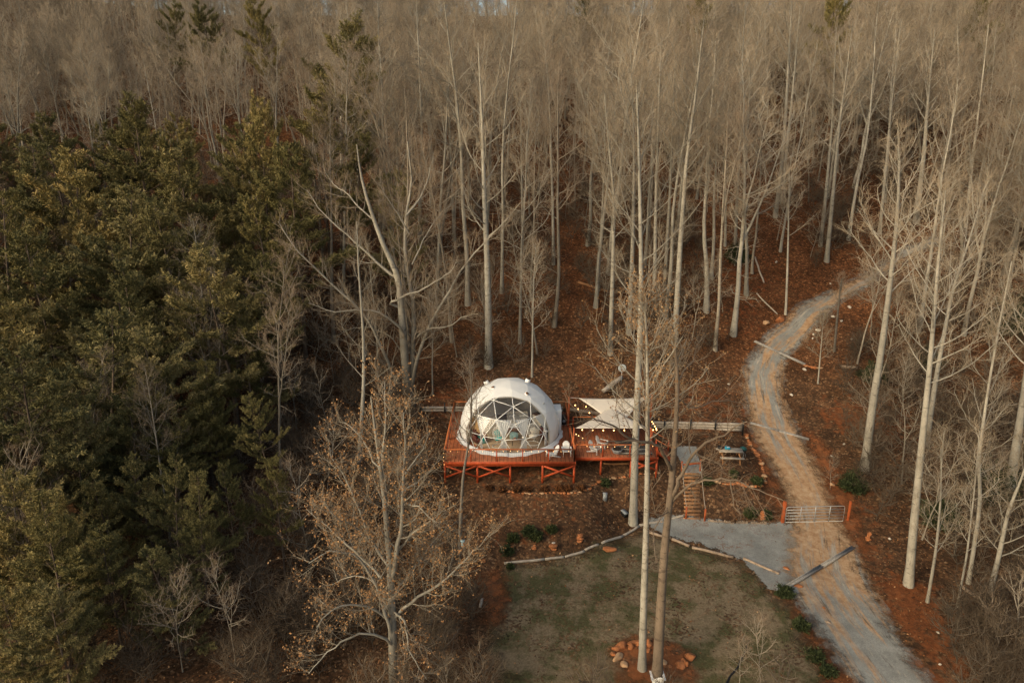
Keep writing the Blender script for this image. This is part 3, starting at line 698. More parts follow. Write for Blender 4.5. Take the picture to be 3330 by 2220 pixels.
# ---------------------------------------------------------------- adirondack chairs
def adirondack(loc, rz, label, first=None):
    if first is not None: return dup(first, loc, (0, 0, rz), None, label)
    c = thing('adirondack_chair', label, 'garden chair', loc, rz, 'white slatted garden chairs')
    mb = MB()
    for k in range(6):
        s = k / 5; mb.box((0, -.32 + .11 * k * .98, .40 - .13 * s), (.54, .095, .022), rx=-R(13))
    mb.build('seat', M['white'], c)
    mb = MB()
    for k in range(7):
        x = (k - 3) * .083; h_ = .80 - .020 * (k - 3) ** 2; b0 = Vector((x * .82, .24, .25)); dr = Vector((x * .28, .42, .92)).normalized()
        mb.bar(b0, b0 + dr * h_, .072, .02)
    mb.bar((-.26, .33, .42), (.26, .33, .42), .03, .05); mb.bar((-.28, .48, .74), (.28, .48, .74), .03, .05)
    mb.build('backrest', M['white'], c)
    c.scale = (.92, .92, .92)
    for s in (-1, 1):
        mb = MB(); mb.box((s * .345, -.02, .565), (.13, .74, .025)); mb.build('armrest', M['white'], c, bevel=.01)
        mb = MB(); mb.box((s * .30, -.34, .275), (.03, .10, .55)); mb.build('leg', M['white'], c)
        mb = MB(); mb.bar((s * .285, -.34, .37), (s * .285, .62, .03), .028, .12); mb.build('leg', M['white'], c)
    return c
a1 = adirondack((4.06, 46.12, 0), R(2), 'white slatted chair facing out behind the deck rail, right of the dome')
adirondack((2.95, 45.70, 0), R(-70), 'white slatted chair seen side-on against the front rail, in front of the dome skirt', a1)
adirondack((6.3, 47.05, LZ), R(52), 'white slatted chair nearest the front rail of the lower deck', a1)
adirondack((6.95, 47.95, LZ), R(62), 'white slatted chair further back on the lower deck, under the sails', a1)
g = G(2132, 2219); adirondack((g[0] + .05, 28.95, float(T(g[0], 28.9)) + .05), R(180), 'white slatted chair cut off by the bottom edge, at the rock ring', a1)

# rug on lower deck
mb = MB(); mb.box((0, 0, .012), (2.5, 2.5, .018)); o = mb.build('outdoor_rug', M['rug']); o.location = (9.35, 47.95, LZ); tag(o, 'dark grey outdoor rug with wavy pale lines on the lower deck', 'rug')
o = thing('fire_pit', 'low dark grey fire bowl beside the rug on the lower deck', 'fire pit', (7.95, 47.05, LZ))
mb = MB(); mb.tube([(0, 0, 0), (0, 0, .05), (0, 0, .28), (0, 0, .32)], [.28, .3, .42, .40], 18); mb.build('bowl', M['grey'], o); mb = MB(); mb.tube([(0, 0, .322), (0, 0, .335)], .34, 18); mb.build('grate', M['black'], o)

# ---------------------------------------------------------------- shade sails, posts, string lights
def sail(label, A, B, Cc, dip, curve):
    n = 22; V_, Fs = [], []; id_ = {}
    cen = [(a + b + c) / 3 for a, b, c in zip(A, B, Cc)]
    for i in range(n + 1):
        for j in range(n + 1 - i):
            u, v = i / n, j / n; w_ = 1 - u - v
            p = np.array(A) * w_ + np.array(B) * u + np.array(Cc) * v
            # concave hems: pull the middle of each side to the centre
            e = 4 * (u * v * (1 - w_) ** 2 * (w_ < 1) * curve[1] + v * w_ * (1 - u) ** 2 * curve[2] + u * w_ * (1 - v) ** 2 * curve[0])
            e *= 1.0
            p = p + (np.array(cen) - p) * e * .55; p[2] -= dip * 27 * u * v * w_
            id_[i, j] = len(V_); V_.append(tuple(p))
    for i in range(n):
        for j in range(n - i):
            Fs.append((id_[i, j], id_[i + 1, j], id_[i, j + 1]))
            if i + j < n - 1: Fs.append((id_[i + 1, j], id_[i + 1, j + 1], id_[i, j + 1]))
    s = thing('shade_sail', label, 'shade sail', (0, 0, 0), 0)
    o = link('sail_cloth', newmesh('sail_cloth', V_, Fs, smooth=True), M['sail'], s); o.modifiers.new('thick', 'SOLIDIFY').thickness = .006
    return s
SA, SB = at(1881, 1294, 51.9), at(2104, 1291, 51.9); SC = at(2012, 1398, 47.6)
s1 = sail('upper cream triangular shade sail pointing down towards the lower deck', SA, SB, SC, -.05, (.18, .2, .2))
SD, SE = at(1870, 1392, 46.7), at(2112, 1392, 46.7); SF = at(1985, 1310, 50.9) - np.array([0, 0, .25])
s2 = sail('lower cream triangular shade sail with its straight edge over the front lights', SD, SE, SF, -.05, (.03, .22, .22))
def rope(s, p, q, r=.012): mb = MB(); mb.tube([p, q], r, 5); mb.build('rope', M['white'], s)
def pole(px, ptop, y, label, m=None, r=.07, name='sail_post'):
    x = at(px, ptop, y)[0]; zt = at(px, ptop, y)[2]; zb = float(T(x, y)) - .2; mb = MB(); mb.box((0, 0, (zt + zb) / 2 - zb), (2 * r, 2 * r, zt - zb)); mb.box((0, 0, zt - zb + .012), (2 * r + .03, 2 * r + .03, .03))
    o = mb.build(name, m or M['post'], None, (x, y, zb)); tag(o, label, 'post'); return np.array([x, y, zt])
p1 = pole(1851, 1292, 52.2, 'orange post rising at the back corner between dome deck and sails')
rope(s1, p1, SA)
p2 = pole(2120, 1285, 52.3, 'red post behind the two tall trunks, holding the right sail corner')
rope(s1, p2, SB)
p3 = pole(1867, 1391, 46.6, 'slim red post at the front left corner of the lower deck', r=.045)
rope(s2, p3, SD)
p4 = pole(2118, 1391, 46.6, 'slim red post at the front right of the lower deck', r=.045)
rope(s2, p4, SE)
def lights(label, pts, sag=.0, n=None, step=.55, r=.045):
    pts = [Vector(p) for p in pts]; s = thing('string_light', label, 'string lights', tuple(pts[0]), 0, None); o0 = pts[0]
    mb = MB(); P = []
    for a, b in zip(pts[:-1], pts[1:]):
        L = (b - a).length; k = max(2, int(L / .25))
        for i in range(k + 1):
            t_ = i / k; P.append(a.lerp(b, t_) - Vector((0, 0, sag * 4 * t_ * (1 - t_))))
    mb.tube([p - o0 for p in P], .008, 4, False); mb.build('cord', M['black'], s)
    acc = .1; first = None
    for a, b in zip(P[:-1], P[1:]):
        acc += (b - a).length
        if acc >= step:
            acc = random.uniform(-.12, .1); q = (a + b) / 2 - o0 - Vector((0, 0, .07))
            if first is None:
                mb = MB(); mb.tube([(0, 0, -r), (0, 0, -r * .6), (0, 0, 0), (0, 0, r * .7), (0, 0, r * 1.3)], [r * .3, r * .85, r, r * .6, r * .35], 8); first = mb.build('bulb', M['bulb'], s, q, smooth=True)
            else:
                o = first.copy(); C.objects.link(o); o.location = q
    return s
lights('string of glowing bulbs hanging below the straight front edge of the lower sail', [SD + np.array([.15, .02, -.06]), SE + np.array([.1, .02, -.06])], .05, step=.55)
lights('string of bulbs at the back, left of the upper sail', [at(1853, 1310, 52.1), at(1900, 1318, 51.9), at(1945, 1322, 51.8), at(1960, 1352, 51.0)], .05, step=.6)
lights('second back string of bulbs drooping lower, left of the sails', [at(1856, 1318, 52.0), at(1905, 1332, 51.7), at(1937, 1348, 51.0)], .05, step=.8)
lights('string of bulbs climbing at the right side of the lower deck', [at(2116, 1393, 46.7), at(2138, 1394, 47.5), at(2126, 1376, 49.5), at(2112, 1350, 51.4)], .04, step=.55)
zr = 1.0
lights('small bulbs wound along the front rail of the dome deck', [(XL + .1, YF - .02, .93), (-2.5, YF - .02, .91), (0, YF - .02, .93), (2.3, YF - .02, .91), (XR - .1, YF - .02, .93)], .04, step=.42, r=.016)
lights('small bulbs drooping at the left front corner of the dome deck', [(XL - .02, YF + .0, .9), (XL - .04, YF - .03, .3), (XL + .02, YF - .04, -.3)], .0, step=.2, r=.018)
lights('small bulbs wound along the front rail of the lower deck', [(LX0 + .5, LY0 - .02, LZ + .98), (LX1 - .3, LY0 - .02, LZ + .98)], .05, step=.45, r=.018)
lights('short string of bulbs hanging beside the rails between the two decks', [at(1870, 1405, 46.8), at(1894, 1415, 47.2), at(1900, 1432, 46.9)], .1, step=.3, r=.03)

# ---------------------------------------------------------------- log walls, stairs, gate, drains
def log_wall(label, x0, x1, y0, y1, zb, n, r, posts, ph):
    f = thing('log_wall', label, 'log wall', (0, 0, 0))
    for k in range(n):
        z = zb + r + k * 2 * r * .98; mb = MB(); K = 8
        mb.tube([(x0 + (x1 - x0) * i / K, y0 + (y1 - y0) * i / K + random.uniform(-.02, .02), z + random.uniform(-.015, .015)) for i in range(K + 1)], [r * random.uniform(.9, 1.05) for _ in range(K + 1)], 10); mb.build('log', M['log'], f, smooth=True)
    for px in posts:
        x = px; t_ = (x - x0) / (x1 - x0); y = y0 + (y1 - y0) * t_ - r - .06; mb = MB(); mb.box((x, y, zb + ph / 2 - .15), (.12, .09, ph + .3)); mb.build('iron_post', M['black'], f)
    return f
xa = at(1366, 1345, 54.9)[0]
log_wall('low wall of three grey logs behind the left of the dome deck', xa, 4.4, 54.9, 54.9, at(1400, 1346, 54.9)[2], 3, .12, [xa + .05, at(1447, 1340, 54.9)[0], -1.5, 1.5], 1.15)
xb_ = at(2414, 1396, 52.3)[0]; xa = at(2098, 1390, 52.6)[0]
log_wall('low wall of three grey logs between the lower deck and the driveway', xa, xb_, 52.7, 52.2, at(2250, 1398, 52.4)[2], 3, .12, [at(p, 1390, 52.4)[0] for p in (2160, 2244, 2323, 2411)], 1.0)
# timber steps
st = thing('timber_steps', 'flight of tan timber steps climbing from the gravel pad to the path', 'steps', (0, 0, 0))
B0 = G(2259, 1690); B1 = G(2246, 1546); ns = 13
for k in range(ns):
    t_ = k / (ns - 1); px = 2258 - 14 * t_; y = B0[1] + .1 + (B1[1] - B0[1]) * t_; z = B0[2] + (B1[2] - B0[2] + .05) * t_; x = at(px, 1600, y)[0]; wd = 1.25 - .15 * t_
    mb = MB(); q = random.uniform(-.04, .04); mb.tube([(x - wd / 2 + q, y, z + .05), (x + wd / 2 + q, y + random.uniform(-.03, .03), z + .05)], .085, 8); mb.build('riser_log', M['timber'], st)
    mb = MB(); mb.box((x, y + .16, z + .02), (wd * .93, .26, .1)); mb.build('tread', M['timber'] if k % 3 else M['tan'], st)
posts_ = [(2230, 1687, 1.0), (2291, 1694, 1.0), (2216, 1530, .8), (2276, 1532, 1.0)]; tops = []
for px, py, h_ in posts_:
    g = G(px, py); mb = MB(); mb.box((g[0], g[1], g[2] + h_ / 2 - .1), (.11, .11, h_ + .2)); mb.build('hand_post', M['post'], st); tops.append(g + np.array([0, 0, h_ - .1]))
for a, b in ((0, 2), (1, 3)):
    mb = MB(); K = 8; mb.tube([tops[a] + (tops[b] - tops[a]) * i / K - np.array([0, 0, .25 * 4 * (i / K) * (1 - i / K)]) for i in range(K + 1)], .022, 6); mb.build('rope_rail', M['log'], st)
mb = MB(); mb.bar(tuple(tops[2] - np.array([0, 0, .2])), tuple(tops[3] - np.array([0, 0, .2])), .06, .12); mb.build('cross_rail', M['post'], st)
# gate
gl, gr = G(2552, 1702), G(2740, 1697); gw = gr[0] - gl[0]
gt = thing('farm_gate', 'galvanised tube farm gate closed across the driveway', 'gate', (gl[0], gl[1], gl[2] + .12), math.atan2(gr[1] - gl[1], gw)); GH = 1.22
mb = MB(); c_ = .12; mb.tube([(0, 0, 0), (0, 0, GH - c_), (c_ * .3, 0, GH - c_ * .3), (c_, 0, GH), (gw - c_, 0, GH), (gw - c_ * .3, 0, GH - c_ * .3), (gw, 0, GH - c_), (gw, 0, 0), (0, 0, 0)], .026, 8); mb.build('gate_frame', M['metal'], gt)
for k in range(1, 5): mb = MB(); z = GH * (k / 5) ** .95; mb.tube([(0, 0, z), (gw, 0, z)], .02, 6); mb.build('gate_bar', M['metal'], gt)
for k in (1, 2, 3): mb = MB(); mb.bar((gw * k / 4, -.022, 0), (gw * k / 4, -.022, GH), .05, .012); mb.build('gate_brace', M['metal'], gt)
def gpost(px, py, ptop, label, r=.10):
    g = G(px, py); zt = at(px, ptop, g[1])[2]; mb = MB(); mb.box((0, 0, (zt - g[2]) / 2 - .1), (2 * r, 2 * r, zt - g[2] + .2)); o = mb.build('gate_post', M['post'], None, tuple(g), bevel=.012); tag(o, label, 'post')
gpost(2544, 1699, 1630, 'thick orange gate post at the hinge side, left of the gate')
gpost(2756, 1694, 1628, 'thin orange post standing apart, right of the gate', .065)
def drain(a, b, label, wd=.32):
    A, B = G(*a), G(*b); A[2] += .05; B[2] += .05; d_ = (B - A); d_ /= np.linalg.norm(d_); n = np.array([-d_[1], d_[0], 0]); o = thing('drain_channel', label, 'drain channel', tuple(A)); B = B - A; K = 10
    base = A; P = lambda t_, s_, h_: tuple(B * t_ + n * s_ + np.array([0, 0, h_]))
    for s_ in (-1, 1):
        mb = MB(); K = 2; pts = [P(i / K, s_ * wd / 2, .08) for i in range(K + 1)]
        for p, q in zip(pts[:-1], pts[1:]): mb.bar(p, q, .045, .16)
        mb.build('channel_side', M['drain'], o)
    mb = MB(); pts = [P(i / K, 0, .075) for i in range(K + 1)]
    for p, q in zip(pts[:-1], pts[1:]): mb.bar(p, q, wd - .07, .02)
    mb.build('channel_floor', M['drain'], o)
drain((2453, 1113), (2618, 1189), 'highest metal drain channel across the driveway, up the hill', .20)
drain((2440, 1379), (2630, 1433), 'middle metal drain channel across the driveway above the gate', .14)
drain((2561, 1911), (2774, 1784), 'nearest metal drain channel across the driveway, below the gate', .20)

# ---------------------------------------------------------------- log edging
def logpiece(name, a, b, r, m, label, group=None, cat='log', K=6, rise=0):
    A, B = G(*a), G(*b); mb = MB(); pts, rs = [], []
    for i in range(K + 1):
        t_ = i / K; p = A + (B - A) * t_; p[2] = float(T(p[0], p[1])) + r * .75 + rise; p[:2] += np.random.default_rng(i + int(a[0])).normal(0, r * .12, 2); pts.append(p - A); rs.append(r * random.uniform(.85, 1.1))
    mb.tube(pts, rs, 10); o = mb.build(name, m, None, tuple(A), smooth=False); tag(o, label, cat, group); return o
E = [((1640, 1833), (1770, 1820)), ((1772, 1820), (1834, 1813)), ((1836, 1812), (1900, 1794)), ((1902, 1790), (1946, 1772)), ((1956, 1768), (2026, 1744)), ((2028, 1742), (2078, 1712)), ((2080, 1710), (2160, 1694)), ((2160, 1695), (2226, 1676))]
LE = ['thin pale edging log at the far left tip of the curved lawn border', 'second short edging log from the left tip of the lawn border', 'edging log of the lawn border in front of the leftmost cairns', 'short edging log just left of the big flat orange rock', 'edging log right behind the big flat orange rock', 'edging log left of the two tall trunks, meeting the gravel', 'edging log passing behind the pale tall trunk', 'edging log ending at the foot of the timber steps']
for (a, b), l in zip(E, LE): logpiece('edging_log', a, b, .085, M['log'], l, 'logs edging the lawn')
E = [((2112, 1733), (2180, 1752)), ((2184, 1754), (2242, 1778)), ((2250, 1782), (2384, 1814)), ((2418, 1818), (2535, 1868))]
LE = ['edging log between lawn and gravel, just right of the tall trunks', 'edging log beside the brown trunk, at the lower side of the gravel', 'long edging log in the middle of the lower side of the gravel pad', 'thick edging log at the right end of the gravel pad, by the oval rock']
for (a, b), l in zip(E, LE): logpiece('edging_log', a, b, .10, M['log2'], l, 'logs edging the lawn')
logpiece('stick', (1562, 1975), (1568, 1948), .09, M['log'], 'short pale log lying on the brown leaves left of the lawn')
logpiece('fallen_log', (2735, 1195), (2788, 1200), .14, M['log2'], 'fallen log on the slope right of the highest drain')
logpiece('fallen_log', (1960, 1286), (2020, 1240), .22, M['log'], 'leaning grey stump log behind the upper sail', rise=.25)
logpiece('fallen_log', (1850, 1335), (2060, 1362), .16, M['log2'], 'old log lying behind the lower deck under the branches')
logpiece('fallen_log', (1880, 920), (2000, 955), .14, M['timber'], 'pale fallen log on the hillside left of the trunks above the sails')
logpiece('fallen_log', (2455, 838), (2484, 920), .10, M['log'], 'grey forked dead branch lying on the slope left of the driveway')
logpiece('fallen_log', (2460, 955), (2528, 1022), .07, M['log'], 'thin dead branch above the two orange rocks')
logpiece('fallen_log', (3120, 1905), (3200, 1965), .12, M['log2'], 'brown log lying among thin saplings at the lower right')
logpiece('plank', (1962, 1508), (2045, 1508), .07, M['timber'], 'pale plank lying on the ground under the lower deck', cat='plank')
pf = thing('palisade_edging', 'row of short upright stakes along the top of the gravel pad', 'edging', (0, 0, 0)); n = 52
for k in range(n):
    t_ = k / n; px = 2305 + 190 * t_; py = 1697 + 9 * math.sin(t_ * 1.4) + (4 if .38 < t_ < .48 else 0)
    if .44 < t_ < .47 or .66 < t_ < .72: continue
    g = G(px, py); h_ = random.uniform(.16, .28); mb = MB(); mb.tube([g - np.array([0, 0, .1]), g + np.array([random.uniform(-.02, .02), 0, h_])], .032, 6); mb.build('stake', M['log2'], pf)

# ---------------------------------------------------------------- rocks
def rock(px, py, sx, sy, sz, m, label, cat='rock', group=None, name='rock', rz=None, tilt=0, lift=0.0):
    g = G(px, py); o = link(name, rockmesh(sx, sy, sz, int(px * 7 + py)), M[m], None, (g[0], g[1], g[2] + sz * .45 + lift)); o.rotation_euler = (tilt, random.uniform(-.1, .1), random.uniform(0, 6) if rz is None else rz)
    tag(o, label, cat, group); return o
rock(1982, 1790, .55, .22, .22, 'rock', 'big flat orange rock on the lawn just below the edging logs', rz=0)
rock(2490, 1053, .42, .34, .3, 'rocky', 'round tan rock left of its brighter twin above the driveway')
rock(2537, 1046, .62, .4, .42, 'rock', 'large angular orange rock beside the upper driveway', rz=.5)
rock(2557, 1850, .28, .16, .12, 'rock', 'oval orange rock beside the right end of the gravel pad log', rz=-.6)
rock(2593, 1908, .32, .2, .12, 'rock', 'flat orange rock at the left end of the nearest drain channel', rz=-.2)
rock(2677, 1980, .2, .14, .1, 'rock', 'small orange rock on the driveway gravel below the drain', rz=1.6)
rock(2693, 2025, .22, .16, .12, 'log2', 'dark stone sitting on the gravel of the lower driveway')
rock(2705, 1578, .22, .17, .14, 'rocky', 'single tan stone on red soil right of the driveway, above the gate')
rock(2893, 1752, .12, .1, .09, 'rockw', 'small pale stone among leaves left of the big right trunk')
ring = [(2062, 2092, .62, .16, .10, .25), (2078, 2096, .30, .2, .16, .2), (2020, 2104, .42, .26, .17, .6), (2052, 2107, .26, .2, .14, .9), (2004, 2112, .26, .2, .15, .3), (1995, 2129, .2, .16, .12, 0), (2011, 2140, .42, .2, .16, .7), (2030, 2163, .3, .22, .12, -.9),
        (2110, 2096, .2, .28, .17, 0), (2106, 2118, .22, .2, .12, 0), (2152, 2108, .2, .15, .12, 0), (2152, 2158, .3, .22, .16, -.3), (2155, 2190, .18, .42, .14, 0), (2180, 2170, .12, .12, .09, 0), (2212, 2165, .3, .36, .18, 0), (2227, 2160, .18, .34, .16, .4), (2243, 2140, .34, .3, .2, -.5)]
RLb = ['long thin orange slab on top of the ring left of the pale trunk', 'orange rock touching the left side of the pale trunk', 'large reddish rock in the upper left of the ring', 'tilted orange block between the large reddish rock and the pale trunk', 'low reddish rock at the left rim of the ring', 'smallest round rock at the left rim of the ring', 'long tan rock slanting at the left of the ring', 'flat orange rock below the slanting tan rock', 'upright round orange rock between the two trunks, upper', 'low orange rock between the two trunks, lower', 'small orange rock just right of the brown trunk', 'grey-tan rock right of the brown trunk foot', 'tall pointed orange rock beside the white chair', 'tiny orange rock in the middle right of the ring', 'large upright orange slab at the right of the ring, left of its thinner neighbour', 'narrow orange slab leaning against the large one', 'rounded orange rock at the far right of the ring']
for (px, py, a, b_, c_, rz), l in zip(ring, RLb): rock(px, py, a * .95, b_ * .95, c_ * 1.35, 'rocky' if 'tan' in l else 'rock', l, group='orange rocks ringing the two lawn trunks', rz=rz)
def border(pts, n, group, label, smin=.07, smax=.16):
    for k in range(n):
        t_ = (k + random.uniform(-.3, .3)) / n * (len(pts) - 1); t_ = min(max(t_, 0), len(pts) - 1.001); i = int(t_); q = t_ - i
        px = pts[i][0] * (1 - q) + pts[i + 1][0] * q + random.uniform(-2, 2); py = pts[i][1] * (1 - q) + pts[i + 1][1] * q + random.uniform(-1.5, 1.5); s_ = random.uniform(smin, smax)
        rock(px, py, s_ * 1.4, s_, s_ * .7, random.choice(['rock', 'rock', 'rocky']), label, 'stone', group, 'border_stone', rz=random.uniform(-.5, .5))
for k in range(26):
    a = random.uniform(0, 6.28); q = random.uniform(.2, 1); rock(2115 + 105 * q * math.cos(a), 2148 + 50 * q * math.sin(a), random.uniform(.07, .15), .08, .07, 'rock', 'small orange stone lying among leaves inside the rock ring', 'stone', 'small stones inside the rock ring', 'small_rock')
border([(1648, 1598), (1690, 1602), (1730, 1606), (1790, 1602), (1850, 1606), (1900, 1597), (1925, 1585)], 30, 'small stones edging the bed below the dome deck', 'small tan stone in the line edging the bed below the dome deck', .05, .13)
border([(1925, 1580), (1952, 1565), (1995, 1556), (2030, 1550), (2100, 1540), (2160, 1538)], 20, 'small stones edging the slope below the lower deck', 'small orange stone in the line below the lower deck', .06, .15)
border([(2428, 1415), (2440, 1445), (2462, 1480), (2475, 1510), (2482, 1540), (2488, 1575)], 30, 'stacked orange stones edging the driveway above the pad', 'orange stone in the row along the left edge of the driveway', .10, .2)
border([(2325, 1566), (2360, 1574), (2400, 1572), (2440, 1582), (2480, 1580)], 18, 'orange stones edging the bank between steps and driveway', 'orange stone in the row between the steps and the driveway', .08, .2)
border([(2618, 1188), (2640, 1196), (2680, 1198)], 8, 'broken stones at the right end of the highest drain', 'broken tan stone at the right end of the highest drain', .08, .2)
for px, py, l, sizes in ((1665, 1786, 'orange cairn beside the dark shrub, leftmost of the stacks on the leaf bed', (.2, .16)), (1738, 1785, 'low tumbled cairn second from the left on the leaf bed', (.2, .14, .12)), (1800, 1788, 'cairn topped with a pale stone, third from the left on the leaf bed', (.28, .36, .14)), (1886, 1762, 'cairn of two flat orange rocks, nearest the big tall trunk', (.24, .32, .24)), (2478, 1688, 'cairn of orange rocks at the right end of the stake row', (.24, .26, .22, .18)), (2823, 1757, 'tall narrow orange cairn right of the driveway below the gate', (.22, .18, .18, .16, .12)), (1572, 1828, 'loose orange cairn at the left of the leaf bed, by the golden tree branches', (.2, .16))):
    c_ = thing('cairn', l, 'cairn', tuple(G(px, py)), 0, 'stone cairns'); z = 0
    for k, s_ in enumerate(sizes):
        o = link('stone', rockmesh(s_, s_ * .7, s_ * .45, px + k), M['rockw' if (k == len(sizes) - 1 and 'pale' in l) else 'rock'], c_, (random.uniform(-.03, .03), 0, z + s_ * .4)); o.rotation_euler = (0, random.uniform(-.1, .1), random.uniform(-.4, .4)); z += s_ * .78
for k, (px, py, s_, l) in enumerate([(2762, 1000, .3, 'pale double rock right of the driveway, below the trunk with the cut top'), (2708, 1031, .26, 'grey-white rock beside the dark slim trunk'), (2736, 1045, .2, 'white rock just right of the dark slim trunk'), (2660, 1076, .3, 'long white rock on the right verge of the upper driveway'), (2646, 1088, .2, 'white rock touching the long white one on the verge'), (2643, 1101, .18, 'lone white stone just below the long white rock'), (2524, 853, .22, 'pale rock near the top of the slope left of the driveway'), (2700, 923, .16, 'small white stone at the bend of the driveway'), (2573, 1285, .2, 'white stone on the bank right of the middle driveway'), (2370, 1250, .16, 'small pale stone on the slope left of the driveway'), (2770, 1104, .18, 'small pale stone by the arched branch'), (2616, 1203, .26, 'pale broken rock just below the right end of the highest drain'), (2703, 1483, .14, 'white pebble left of the big right trunk'), (2745, 1444, .14, 'white pebble among leaves below the big right trunk'), (3050, 2057, .12, 'white stone on red soil at the lower right'), (3057, 2160, .1, 'lowest white stone right of the driveway')]):
    rock(px, py, s_ * .95, s_ * .62, s_ * .55, 'rockw', l, 'rock', 'white rocks along the driveway')

# ---------------------------------------------------------------- small furniture on the slope
g = G(2372, 1493); pt = thing('picnic_table', 'weathered grey picnic table on the leafy slope left of the driveway', 'picnic table', tuple(g), R(-4))
zt = .05
mb = MB(); [mb.box((0, -.31 + .155 * k, .74 + zt), (1.85, .14, .04)) for k in range(5)]; mb.build('tabletop', M['log'], pt)
for s in (-1, 1): mb = MB(); [mb.box((0, s * .78 + .07 * q, .44 + zt), (1.8, .13, .04)) for q in (-1, 1)]; mb.build('bench', M['log'], pt)
for sx in (-.65, .65):
    mb = MB(); mb.bar((sx, -.2, .72 + zt), (sx, -.72, -.1), .045, .1); mb.bar((sx, .2, .72 + zt), (sx, .72, -.1), .045, .1); mb.bar((sx, -.85, .42 + zt), (sx, .85, .42 + zt), .05, .09); mb.build('leg_frame', M['timber'], pt)
o = thing('black_bowl', 'round black bowl on the left end of the picnic table', 'bowl', (g[0] - .75, g[1] + .2, g[2] + .81)); mb = MB(); mb.tube([(0, 0, 0), (0, 0, .05), (0, 0, .18), (0, 0, .2), (0, 0, .1)], [.12, .2, .26, .22, .12], 16); mb.build('bowl_body', M['black'], o)
o = thing('blue_package', 'bright blue package with a white label on the picnic table', 'package', (g[0] - .2, g[1] + .12, g[2] + .81), R(-15)); mb = MB(); mb.box((0, 0, .11), (.4, .3, .2)); mb.build('bag', M['blue'], o, bevel=.05); mb = MB(); mb.box((.04, -.06, .215), (.22, .1, .01)); mb.build('label_patch', M['white'], o)
g = G(2414, 1488); o = thing('grill', 'small dark grill with teal lid right of the picnic table', 'grill', tuple(g))
mb = MB(); mb.tube([(0, 0, .5), (0, 0, .6), (0, 0, .75)], [.15, .28, .3], 16); mb.build('fire_bowl', M['black'], o); mb = MB(); mb.tube([(0, 0, .755), (0, 0, .88), (0, 0, .97)], [.3, .24, .08], 16); mb.build('lid', paint('dark_teal_enamel', (.012, .06, .06), .3), o)
for k in range(3): a = k * 2.1 + .4; mb = MB(); mb.bar((.12 * math.cos(a), .12 * math.sin(a), .6), (.33 * math.cos(a), .33 * math.sin(a), 0), .03); mb.build('leg', M['grey'], o)
g = G(2020, 1250); zt = at(2025, 1195, g[1])[2] - g[2]; o = thing('dish_antenna', 'round pale grey dish on a thin pole behind the shade sails', 'dish', tuple(g))
mb = MB(); mb.tube([(0, 0, 0), (0, 0, zt)], .035, 8); mb.build('pole', M['metal'], o)
mb = MB(); nr = 24; V_ = [(0, .06, 0)] + [(.36 * q * math.cos(2 * PI * i / nr), .06 - .09 * q * q, .36 * q * math.sin(2 * PI * i / nr)) for q in (.5, 1) for i in range(nr)]
Fd = [(0, 1 + i, 1 + (i + 1) % nr) for i in range(nr)] + [(1 + i, 1 + nr + i, 1 + nr + (i + 1) % nr, 1 + (i + 1) % nr) for i in range(nr)]
dd = link('reflector', newmesh('reflector', V_, Fd, smooth=True), paint('pale_grey_paint', (.40, .44, .45), .5, .05), o, (0, -.1, zt)); dd.modifiers.new('t', 'SOLIDIFY').thickness = .015
mb = MB(); mb.bar((0, -.06, zt - .25), (0, -.5, zt), .02); mb.box((0, -.5, zt + .02), (.06, .08, .06)); mb.build('feed_arm', M['grey'], o)
g = G(2030, 1676); o = thing('crate', 'small black plastic crate leaning by the foot of the tall grey trunk', 'crate', (g[0], g[1], g[2]), R(30))
mb = MB(); mb.box((0, 0, .16), (.32, .5, .32), rx=.2); mb.build('crate_body', M['black'], o, bevel=.01); mb = MB(); mb.box((0, -.02, .335), (.36, .54, .03), rx=.2); mb.build('crate_rim', M['grey'], o)
g = G(2033, 1632); mb = MB(); mb.tube([(0, 0, -.1), (0, 0, .7), (.01, 0, .86)], [.035, .035, .02], 8); o = mb.build('marker_stake', M['timber'], None, tuple(g)); tag(o, 'tan wooden stake left of the tall grey trunk', 'stake')
g = G(1967, 1625); mb = MB(); mb.box((0, 0, .25), (.28, .2, .6)); mb.box((0, 0, .56), (.33, .25, .03)); o = mb.build('utility_box', M['grey'], None, tuple(g)); tag(o, 'blue-grey utility box standing in the leaf bed below the lower deck', 'box')
# black hose lying on the lawn
mb = MB(); P = [G(px, py) + np.array([0, 0, .07]) for px, py in ((2434, 2084), (2428, 2105), (2417, 2135), (2405, 2155), (2398, 2172), (2385, 2188), (2375, 2198), (2365, 2219), (2355, 2245))]; mb.tube(P, [.03, .05, .04, .055, .04, .06, .045, .06, .05], 6); o = mb.build('drain_hose', M['black']); tag(o, 'black corrugated hose lying across the lawn beside the small bare sapling', 'hose')

